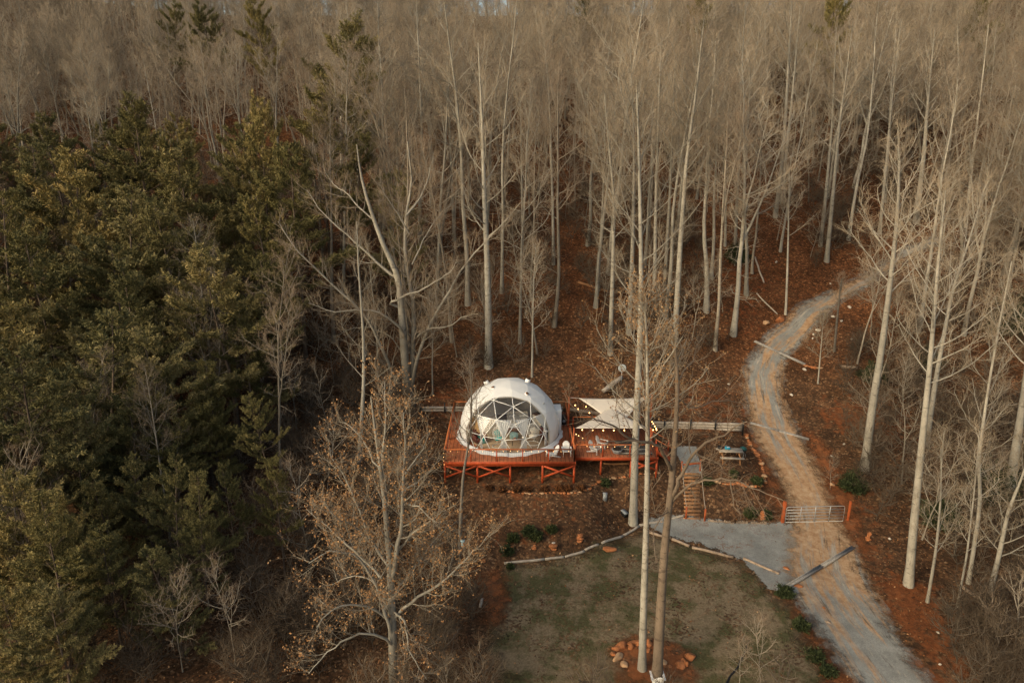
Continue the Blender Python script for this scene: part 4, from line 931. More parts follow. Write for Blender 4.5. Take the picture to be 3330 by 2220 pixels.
# ---------------------------------------------------------------- trees
class TB:
    """batches tubes by (points, sides) and makes one mesh out of them"""
    def __init__(s): s.g = {}
    def add(s, P, Rr, sides, lv):
        """P (n,k,3)  Rr (n,k)  lv (n,)"""
        P = np.asarray(P, float); Rr = np.asarray(Rr, float)
        if P.ndim == 2: P = P[None]; Rr = Rr[None]; lv = [lv]
        s.g.setdefault((P.shape[1], sides), []).append((P, Rr, np.asarray(lv, float) * np.ones(len(P))))
    def arrays(s):
        VV, FF, LL = [], [], []; off = 0
        for (k, n), L in s.g.items():
            P = np.concatenate([a for a, _, _ in L]); Rr = np.concatenate([b for _, b, _ in L]); lv = np.concatenate([c for _, _, c in L]); m = len(P)
            d = np.empty_like(P); d[:, 1:-1] = P[:, 2:] - P[:, :-2]; d[:, 0] = P[:, 1] - P[:, 0]; d[:, -1] = P[:, -1] - P[:, -2]
            d /= np.linalg.norm(d, axis=2, keepdims=True) + 1e-9
            tot = P[:, -1] - P[:, 0]; ref = np.where((np.abs(tot[:, 2:3]) > .8 * np.linalg.norm(tot, axis=1, keepdims=True)), np.array([[0, 1., 0]]), np.array([[0, 0, 1.]]))[:, None, :]
            u = np.cross(d, ref); u /= np.linalg.norm(u, axis=2, keepdims=True) + 1e-9; v = np.cross(u, d)
            ang = 2 * np.pi * np.arange(n) / n
            V = P[:, :, None, :] + Rr[:, :, None, None] * (u[:, :, None, :] * np.cos(ang)[None, None, :, None] + v[:, :, None, :] * np.sin(ang)[None, None, :, None])
            ids = off + np.arange(m * k * n).reshape(m, k, n); nx_ = np.roll(ids, -1, axis=2)
            Fq_ = np.stack([ids[:, :-1], nx_[:, :-1], nx_[:, 1:], ids[:, 1:]], -1).reshape(-1, 4)
            VV.append(V.reshape(-1, 3)); FF.append(Fq_); LL.append(np.repeat(lv, k * n)); off += m * k * n
        return np.concatenate(VV), np.concatenate(FF), np.concatenate(LL)
    def mesh(s, name, m):
        V, Fc, L = s.arrays(); me = newmesh(name, V, Fc, {'lv': L}, True); me.materials.append(m); return me
def nrm(v): v = np.asarray(v, float); return v / (np.linalg.norm(v, axis=-1, keepdims=True) + 1e-9)
def path(p, d, L, n, up, wob, rg):
    P = [p]; d = nrm(d)
    for i in range(n):
        d = nrm(d + np.array([0, 0, up / n]) + rg.normal(0, wob, 3)); P.append(P[-1] + d * L / n)
    return np.array(P)
def along(P, t_):
    n = len(P) - 1; x = min(max(t_, 0), .9999) * n; i = int(x); return P[i] + (P[i + 1] - P[i]) * (x - i), nrm(P[i + 1] - P[i])
def resample(P, n):
    P = np.array(P, float); s_ = np.concatenate([[0], np.cumsum(np.linalg.norm(np.diff(P, axis=0), axis=1))]); u = np.linspace(0, s_[-1], n)
    Q = np.stack([np.interp(u, s_, P[:, i]) for i in range(3)], 1)
    for _ in range(1): Q[1:-1] = .25 * Q[:-2] + .5 * Q[1:-1] + .25 * Q[2:]
    return Q
def twigs(tb, B, D, rg, L=(.45, 1.1), r=.008, second=2, up=.18, spread=.95, lvl=1.0):
    """B base points, D parent directions; a twig from each, with side twigs"""
    n = len(B)
    if not n: return np.zeros((0, 3))
    d = nrm(D + rg.normal(0, spread, (n, 3)) * .75 + np.array([0, 0, up])); ln = rg.uniform(*L, (n, 1))
    p1 = B + d * ln * .5; d2 = nrm(d + rg.normal(0, .22, (n, 3)) + np.array([0, 0, up * .4])); p2 = p1 + d2 * ln * .5
    tb.add(np.stack([B, p1, p2], 1), np.stack([np.full(n, r), np.full(n, r * .75), np.full(n, r * .35)], 1), 3, rg.uniform(.55, 1, n) * lvl)
    ends = [p2]
    for k in range(second):
        f = rg.uniform(.25, .95, (n, 1)); b = np.where(f < .5, B + (p1 - B) * f * 2, p1 + (p2 - p1) * (f * 2 - 1)); dd = nrm(d2 + rg.normal(0, .6, (n, 3)) + np.array([0, 0, up * .5])); e = b + dd * ln * rg.uniform(.3, .6, (n, 1))
        tb.add(np.stack([b, e], 1), np.stack([np.full(n, r * .7), np.full(n, r * .3)], 1), 3, rg.uniform(.7, 1, n) * lvl); ends.append(e)
    return np.concatenate(ends)
def dress(tb, P, r0, r1, rg, nsub, Ls, ntw, t0=.2, up=.5, ang=.75, second=2, tw_r=.008, wob=.10, tL=(.45, 1.1), sides=4, sub2=0):
    """sub-branches and twigs along a limb"""
    ends = []; B, D = [], []
    for k in range(nsub):
        t_ = t0 + (1 - t0) * (k + rg.uniform(.1, .9)) / nsub; p, d = along(P, t_); a = rg.uniform(0, 2 * np.pi); perp = nrm(np.cross(d, nrm([math.cos(a), math.sin(a), .3])))
        L = Ls * (1 - .55 * t_) * rg.uniform(.6, 1.15); r_ = max((r0 + (r1 - r0) * t_) * .6, .016)
        S = path(p, d * math.cos(ang) + perp * math.sin(ang), L, 4, up, wob, rg)
        tb.add(S, np.linspace(r_, .009, 5), sides, .15)
        m = max(2, int(ntw * L * .8)); tt = rg.uniform(.15, 1, m)
        for q in tt: b, dd = along(S, q); B.append(b); D.append(dd)
        for _ in range(sub2):
            b, dd = along(S, rg.uniform(.2, .7)); pr = nrm(np.cross(dd, rg.normal(0, 1, 3))); S2 = path(b, dd * .75 + pr * .6, L * .5, 3, up, wob, rg); tb.add(S2, np.linspace(r_ * .5, .005, 4), 3, .5)
            for q in rg.uniform(.1, 1, max(2, int(ntw * L * .45))): b2, d2 = along(S2, q); B.append(b2); D.append(d2)
    for q in rg.uniform(t0 + .1, 1, max(2, int(ntw * .5))): b, dd = along(P, q); B.append(b); D.append(dd)
    return twigs(tb, np.array(B), np.array(D), rg, L=tL, r=tw_r, second=second)
def poplar(H, r, seed, crown=.48, nl=20, Lmax=5.5, fork=None, ntw=6, second=2, sub=6, wide=1.0, tw_r=.009, lean=.02, sides=8, sub2=1):
    """returns trunk mesh arrays and crown mesh for a tall bare tree"""
    rg = np.random.default_rng(seed); tt = TB(); tc_ = TB()
    n = 14; tr_ = path(np.array([0, 0, -.4]), np.array([0, 0, 1.]), H + .4, n, .15, .018 + lean, rg); tr_[:, :2] -= tr_[0, :2]
    fl = np.array([1.5, 1.08] + [1 - .85 * (i / n) ** 1.05 for i in range(2, n + 1)])
    leaders = []
    if fork:
        k = int(fork * n); tt.add(tr_[:k + 2], (r * fl)[:k + 2], sides, 0); leaders.append((tr_[k:], r * fl[k], r * .1))
        for q in range(rg.integers(1, 3)):
            a = rg.uniform(0, 6.28); Lf = (H * (1 - fork)) * rg.uniform(.72, .95); P = path(tr_[k] , np.array([math.cos(a) * .42, math.sin(a) * .42, 1]), Lf, 8, .8, .06, rg); tt.add(P, np.linspace(r * fl[k] * .72, .015, 9), 6, 0); leaders.append((P, r * fl[k] * .7, r * .1))
        tt.add(tr_[k:], (r * fl)[k:] * np.linspace(.98, .8, n + 1 - k), sides, 0)
    else:
        tt.add(tr_, r * fl, sides, 0); leaders.append((tr_, r, r * .15))
    for li, (P, ra, rb) in enumerate(leaders):
        m = int(nl * (1 if li == 0 else .6)); s0 = crown if not fork else .08
        for k in range(m):
            f = (k + rg.uniform(0, 1)) / m; s_ = s0 + (1 - s0) * f * .97; p, d = along(P, s_); a = k * 2.4 + rg.uniform(-.5, .5)
            an = R(66 - 30 * f + rg.uniform(-12, 12)); side = nrm(np.array([math.cos(a), math.sin(a), 0])); L = Lmax * (math.sin(math.pi * min(1, .28 + .72 * f)) * .75 + .22) * rg.uniform(.65, 1.15) * (1 if li == 0 else .75)
            rr = max((ra + (rb - ra) * s_) * .42, .034); Q = path(p, d * math.cos(an) + side * math.sin(an) * wide, L, 7, .42 + .4 * f, .10, rg)
            tc_.add(Q, np.linspace(rr, .016, 8), 5, .04)
            dress(tc_, Q, rr, .012, rg, sub, L * .45, ntw, .2, .42, .85, second, tw_r, sub2=sub2)
    if H > 15:
        for k in range(7):   # small dead limbs on the lower stem
            p, d = along(tr_, rg.uniform(.14, max(crown, .3))); a = rg.uniform(0, 6.28); Q = path(p, np.array([math.cos(a), math.sin(a), rg.uniform(-.1, .5)]), rg.uniform(.5, 2.8), 5, -.1, .16, rg); tc_.add(Q, np.linspace(.035, .008, 6), 4, .1)
            dress(tc_, Q, .02, .008, rg, 3, .9, 3, .3, .1, .9, 1, tw_r, sub2=0)
    return tt, tc_
def needle_tufts(B, D, rg, per=9, L=.2, wd=.035, tint=None):
    """clusters of thin needle blades at each point"""
    n = len(B); Bn = np.repeat(B, per, 0) + rg.normal(0, .05, (n * per, 3)); Dn = nrm(np.repeat(D, per, 0) * .7 + rg.normal(0, .75, (n * per, 3)) + np.array([0, 0, .25]))
    ln = L * rg.uniform(.6, 1.25, (len(Bn), 1)); s_ = nrm(np.cross(Dn, rg.normal(0, 1, (len(Bn), 3)))) * wd * rg.uniform(.6, 1.3, (len(Bn), 1))
    a = Bn - s_ * .5; b = Bn + s_ * .5; c = Bn + Dn * ln + s_ * .6; d = Bn + Dn * ln - s_ * .6
    V = np.stack([a, b, c, d], 1).reshape(-1, 3); Fq_ = np.arange(len(V)).reshape(-1, 4)
    lv = np.repeat(np.clip(np.repeat(tint, per) + rg.normal(0, .12, len(Bn)), 0, 1), 4)
    return V, Fq_, lv
def pine(H, r, seed, base=.32, Lmax=4.2, nl=46, per=13, tsub=13, yellow=.45, nw=.038, nL=.22):
    rg = np.random.default_rng(seed); tt = TB(); tb = TB(); n = 12
    tr_ = path(np.array([0, 0, -.4]), np.array([0, 0, 1.]), H + .4, n, .2, .025, rg); tr_[:, :2] -= tr_[0, :2]
    tt.add(tr_, r * np.array([1.35] + [1 - .9 * i / n for i in range(1, n + 1)]), 8, 0)
    B, D, tin = [], [], []
    for k in range(nl):
        f = (k + rg.uniform(0, 1)) / nl; s_ = base + (1 - base) * f * .985; p, d = along(tr_, s_); a = k * 2.4 + rg.uniform(-.6, .6)
        prof = (1 - f) ** .5 * (.6 + .4 * min(1, f * 5 + .3)); L = Lmax * max(prof, .22) * rg.uniform(.55, 1.3)
        an = R(88 - 34 * f + rg.uniform(-14, 8)); side = np.array([math.cos(a), math.sin(a), 0]); Q = path(p, d * math.cos(an) + side * math.sin(an), L, 6, .28 + .25 * f, .09, rg)
        tt.add(Q, np.linspace(max(r * .22 * (1 - .6 * f), .02), .008, 7), 4, .1)
        ty = rg.uniform(0, 1) * .35 + yellow * .75
        ms = max(3, int(tsub * L / Lmax + 2))
        for q in range(ms):
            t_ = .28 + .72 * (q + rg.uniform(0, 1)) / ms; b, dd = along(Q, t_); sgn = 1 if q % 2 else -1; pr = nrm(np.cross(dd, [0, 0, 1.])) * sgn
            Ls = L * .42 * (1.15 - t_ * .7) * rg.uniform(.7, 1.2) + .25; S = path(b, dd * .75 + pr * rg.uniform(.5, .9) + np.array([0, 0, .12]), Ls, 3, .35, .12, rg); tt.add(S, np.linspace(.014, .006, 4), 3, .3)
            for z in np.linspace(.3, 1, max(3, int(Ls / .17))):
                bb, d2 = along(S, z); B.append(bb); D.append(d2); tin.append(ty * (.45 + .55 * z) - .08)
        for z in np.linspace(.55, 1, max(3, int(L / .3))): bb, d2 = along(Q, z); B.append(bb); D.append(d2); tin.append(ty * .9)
    V, Fq_, lv = needle_tufts(np.array(B), np.array(D), rg, per, nL, nw, np.array(tin))
    return tt, (V, Fq_, lv)
# ---- templates (kept out of the scene; each is placed by copying)
def as_tree(name, tt, crown, bm_, leafmat=None, crownname='branches'):
    root = bpy.data.objects.new(name, None)
    t_ = bpy.data.objects.new('trunk', tt.mesh('trunk', bm_)); t_.parent = root
    if isinstance(crown, TB): cme = crown.mesh('branches', bm_)
    else: cme = newmesh('needles', crown[0], crown[1], {'lv': crown[2]}); cme.materials.append(leafmat)
    c_ = bpy.data.objects.new(crownname, cme); c_.parent = root
    root['kids'] = 1
    return (root, t_, c_)
def plant(tp, loc, rz, sxy, sz, label, cat='tree', group=None, tilt=(0, 0)):
    root, t_, c_ = tp; r_ = root.copy(); C.objects.link(r_)
    for q in ('kids', 'fk'):
        if q in r_.keys(): del r_[q]
    r_.location = [float(q) for q in loc]; r_.rotation_euler = (tilt[0], tilt[1], rz); r_.scale = (sxy, sxy, sz)
    for k in (t_, c_): q = k.copy(); C.objects.link(q); q.parent = r_
    tag(r_, label, cat, group); return r_
POP = []
for k, (H, r, cr, nl, Lm, fk) in enumerate([(27, .22, .42, 24, 5.6, None), (28, .23, .42, 20, 6.0, .45), (25, .18, .45, 20, 4.8, None), (27, .21, .4, 20, 5.6, .5), (24, .16, .42, 20, 4.6, .42), (29, .24, .5, 22, 6.0, None), (26, .18, .5, 18, 4.8, .5), (27, .23, .36, 24, 6.4, .38), (22, .14, .42, 18, 4.2, None), (26, .19, .32, 26, 5.4, None)]):
    tt, tc_ = poplar(H, r, 100 + k, cr, nl, Lm, fk); POP.append((as_tree('bare_tree', tt, tc_, M['bark' if k % 2 else 'barkf']), H, r)); POP[-1][0][0]['fk'] = 1 if fk else 0
SAP = []
for k, (H, r, Lm) in enumerate([(11, .07, 3.0), (8.5, .055, 2.6), (13, .085, 2.8), (7, .05, 2.6), (10, .065, 3.6), (6, .045, 2.0)]):
    tt, tc_ = poplar(H, r, 200 + k, .25, 15, Lm, None if k % 2 else .4, 5, 2, 5, 1.1, .008, .05, 6, 0); SAP.append((as_tree('slender_tree', tt, tc_, M['barkf']), H, r))
PIN = []
for k, (H, r, b_, Lm, nl, ye) in enumerate([(19, .2, .25, 5.0, 44, .5), (17, .18, .2, 4.8, 42, .75), (20, .2, .3, 4.8, 42, .4), (15, .16, .15, 4.6, 42, .62), (18, .18, .35, 4.4, 36, .3), (16, .17, .18, 5.2, 42, .85), (21, .22, .45, 4.8, 34, .45)]):
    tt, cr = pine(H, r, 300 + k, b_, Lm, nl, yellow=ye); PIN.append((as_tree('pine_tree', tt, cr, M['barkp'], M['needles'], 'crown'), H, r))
print('templates', [len(p[0][2].data.polygons) for p in POP + SAP + PIN])

# ---- trees traced limb by limb: every limb has its own distance
def trace(name, label, base, trunk, r0, r1, limbs, bm_, depth=None, seed=1, auto=None, leaf=0, lean=0.0, dens=1.0, group=None, cat='tree', tw=7, root_extra=None):
    """trunk / limbs: lists of photo pixels; a limb = (pixels, radius, how far it reaches nearer(-)/farther(+))"""
    rg = np.random.default_rng(seed); g = G(*base) if depth is None else None
    y0 = g[1] if g is not None else depth
    def lift(pix, ya, yb, n): 
        m = len(pix); return resample([at(px, py, ya + (yb - ya) * i / max(m - 1, 1)) for i, (px, py) in enumerate(pix)], n)
    if g is None: bx = at(base[0], base[1], y0); g = np.array([bx[0], y0, float(T(bx[0], y0))])
    P = lift([base] + trunk, y0, y0 + lean, 18)
    if depth is not None: P = np.vstack([[g], P]) if P[0][2] > g[2] + .3 else P
    P[0][2] -= .3
    n = len(P); rad = np.linspace(1, 0, n) ** .9 * (r0 - r1) + r1; rad[0] *= 1.3
    tt = TB(); tc_ = TB(); tt.add(P - g, rad, 10, 0); ends = []
    def deps(Q, r_, L): ends.append(dress(tc_, Q, r_, .012, rg, max(4, int(L * 1.25 * dens)), min(L * .45, 3.0), tw, .15, .55, .8, 2, .009, .12, sub2=1))
    for pix, r_, dd in limbs:
        # start on the trunk depth at that height
        fy = np.interp(-pix[0][1], -np.array([proj(p)[1] for p in P]), P[:, 1]); Q = lift(pix, fy, fy + dd, max(8, len(pix) * 2 + 2)); L = np.linalg.norm(np.diff(Q, axis=0), axis=1).sum()
        q = Q - g; q[1:-1] += rg.normal(0, .035, q[1:-1].shape); tc_.add(q, np.linspace(r_, max(r_ * .22, .015), len(q)), 7, 0); deps(q, r_ * .6, L)
    if auto:
        s0, m, Lm = auto; Pq = P - g
        for k in range(m):
            f = (k + rg.uniform(0, 1)) / m; s_ = s0 + (1 - s0) * f * .97; p, d = along(Pq, s_); a = k * 2.4 + rg.uniform(-.5, .5); an = R(60 - 25 * f + rg.uniform(-10, 10)); side = np.array([math.cos(a), math.sin(a), 0]); L = Lm * (math.sin(math.pi * min(1, .3 + .7 * f)) * .75 + .25) * rg.uniform(.6, 1.15)
            rr = max((r0 + (r1 - r0) * s_) * .36, .02); Q = path(p, d * math.cos(an) + side * math.sin(an), L, 7, .6 + .5 * f, .08, rg); tc_.add(Q, np.linspace(rr, .016, 8), 5, .04); deps(Q, rr, L)
    root = thing(name, label, cat, tuple(g), 0, group)
    link('trunk', tt.mesh('trunk', bm_), None, root); link('branches', tc_.mesh('branches', bm_), None, root)
    if leaf:
        E = np.concatenate(ends); k = rg.choice(len(E), min(leaf, len(E)), replace=False); E = E[k]; V, Fq_, lv = needle_tufts(E, nrm(rg.normal(0, 1, E.shape)), rg, 2, .068, .05, rg.uniform(.1, .9, len(E)))
        cme = newmesh('leaves', V, Fq_, {'lv': lv}); link('dry_leaves', cme, M['dryleaf'], root)
    return root
trace('golden_poplar', 'foreground tree with pale trunk and golden dry leaves, left of the deck', (1284, 2290), [(1280, 2215), (1274, 1980), (1271, 1850), (1262, 1772), (1254, 1655), (1238, 1525), (1219, 1395), (1206, 1290)], .27, .03, [
    ([(1262, 1790), (1256, 1668), (1245, 1493), (1254, 1363), (1251, 1240)], .11, 1.0), ([(1276, 1880), (1284, 1837), (1306, 1720), (1313, 1564), (1316, 1460), (1312, 1340)], .13, -.8),
    ([(1270, 1850), (1258, 1837), (1186, 1720), (1160, 1623), (1115, 1545), (1076, 1486)], .09, 1.6), ([(1276, 2060), (1271, 2052), (1225, 1915), (1186, 1824), (1141, 1798), (1063, 1785), (1004, 1831)], .10, -1.8),
    ([(1274, 2030), (1245, 2000), (1186, 1964), (1121, 1964), (1063, 1987), (1030, 2039)], .08, -2.2), ([(1277, 2095), (1264, 2078), (1199, 2052), (1121, 2078), (1050, 2130), (1004, 2189)], .08, -2.0),
    ([(1276, 1950), (1287, 1922), (1342, 1850), (1394, 1772), (1453, 1714), (1485, 1694)], .07, 2.0), ([(1276, 2010), (1290, 1994), (1368, 1935), (1453, 1883), (1505, 1824), (1550, 1785), (1596, 1727)], .09, -.6),
    ([(1300, 1780), (1355, 1720), (1414, 1688), (1440, 1660)], .06, -1.4), ([(1313, 1600), (1381, 1551), (1433, 1493)], .05, 1.5), ([(1314, 1545), (1381, 1454), (1400, 1400)], .045, .8), ([(1312, 1640), (1348, 1640), (1394, 1672), (1420, 1700)], .05, -1.6),
    ([(1274, 2000), (1290, 1984), (1316, 2033), (1329, 2098), (1355, 2156), (1388, 2208)], .07, -1.6), ([(1240, 1880), (1180, 1818), (1102, 1746), (1063, 1707), (998, 1655)], .07, 1.8), ([(1215, 1780), (1150, 1700), (1100, 1690), (1060, 1640)], .05, -1.5),
    ([(1240, 1540), (1190, 1450), (1150, 1390), (1100, 1370)], .05, 1.4), ([(1278, 2120), (1330, 2200), (1420, 2230)], .06, 1.5), ([(1262, 1980), (1215, 1880), (1130, 1870), (1080, 1900)], .05, 2.5)], M['bark'], depth=28.2, seed=5, leaf=6000, dens=1.5, tw=8)
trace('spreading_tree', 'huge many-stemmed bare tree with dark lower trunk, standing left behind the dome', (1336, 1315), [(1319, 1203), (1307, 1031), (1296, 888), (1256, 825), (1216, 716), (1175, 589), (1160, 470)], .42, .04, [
    ([(1334, 1290), (1342, 1203), (1345, 974), (1313, 830), (1322, 687), (1342, 572), (1325, 460)], .26, 2.0), ([(1338, 1270), (1353, 1175), (1388, 1077), (1428, 1003), (1485, 905), (1526, 836), (1577, 790), (1623, 739)], .18, -1.5),
    ([(1296, 905), (1267, 894), (1187, 813), (1101, 744), (1043, 687), (998, 618)], .13, 1.5), ([(1314, 1100), (1313, 1072), (1244, 1020), (1181, 1003), (1089, 1017), (1003, 985)], .12, -2.5),
    ([(1328, 1285), (1296, 1261), (1244, 1135), (1198, 1037), (1141, 980), (1061, 905), (1003, 853), (946, 790), (905, 720)], .17, -2.5), ([(1300, 1000), (1262, 988), (1270, 985), (1325, 957), (1376, 940), (1428, 911), (1474, 876), (1490, 830)], .11, -3.0),
    ([(1360, 1095), (1365, 1083), (1417, 1060), (1457, 1069), (1503, 1026), (1554, 1020)], .10, -2.5), ([(1216, 716), (1170, 680), (1130, 630), (1080, 600), (1050, 540)], .08, 2), ([(1322, 700), (1370, 640), (1400, 560), (1410, 500)], .09, 1.5), ([(1330, 760), (1290, 690), (1240, 620), (1235, 560)], .07, -2),
    ([(1340, 860), (1385, 760), (1430, 700), (1470, 660)], .07, 2.5), ([(1312, 1150), (1270, 1090), (1200, 1060), (1130, 1070), (1060, 1110)], .07, 2.5)], M['barks'], seed=8, dens=1.9, tw=6)
trace('crooked_tree', 'brown-barked leaning tree with dead crooked limbs, right one of the two lawn trunks', (2136, 2212), [(2155, 1857), (2170, 1686), (2183, 1594), (2189, 1502), (2198, 1380), (2204, 1290), (2202, 1160), (2185, 1060)], .29, .05, [
    ([(2186, 1618), (2192, 1610), (2216, 1539), (2244, 1496), (2271, 1456), (2290, 1438), (2345, 1420), (2400, 1380), (2430, 1370)], .11, -1.5), ([(2184, 1640), (2222, 1591), (2271, 1564), (2320, 1560), (2375, 1554), (2406, 1567), (2455, 1588), (2545, 1625)], .07, -2.5),
    ([(2262, 1470), (2281, 1484), (2327, 1502), (2351, 1527)], .05, -1), ([(2188, 1530), (2177, 1518), (2155, 1472), (2139, 1445), (2103, 1433), (2050, 1433), (2005, 1435), (1970, 1438)], .10, -2.5),
    ([(2120, 1440), (2060, 1430), (2036, 1420), (2005, 1392), (1978, 1374), (1925, 1358), (1853, 1329)], .07, -2.5), ([(2200, 1300), (2260, 1330), (2330, 1300), (2420, 1310)], .05, 2), ([(2376, 1560), (2385, 1650), (2412, 1672)], .035, -.5), ([(2270, 1565), (2240, 1600), (2262, 1596)], .03, -1), ([(2202, 1240), (2250, 1180), (2270, 1120)], .05, 1.5), ([(2178, 1640), (2120, 1720), (2135, 1830)], .035, -2.0), ([(2180, 1660), (2130, 1690), (2115, 1560)], .03, -2)], M['barkb'], seed=11, dens=.9, tw=5)
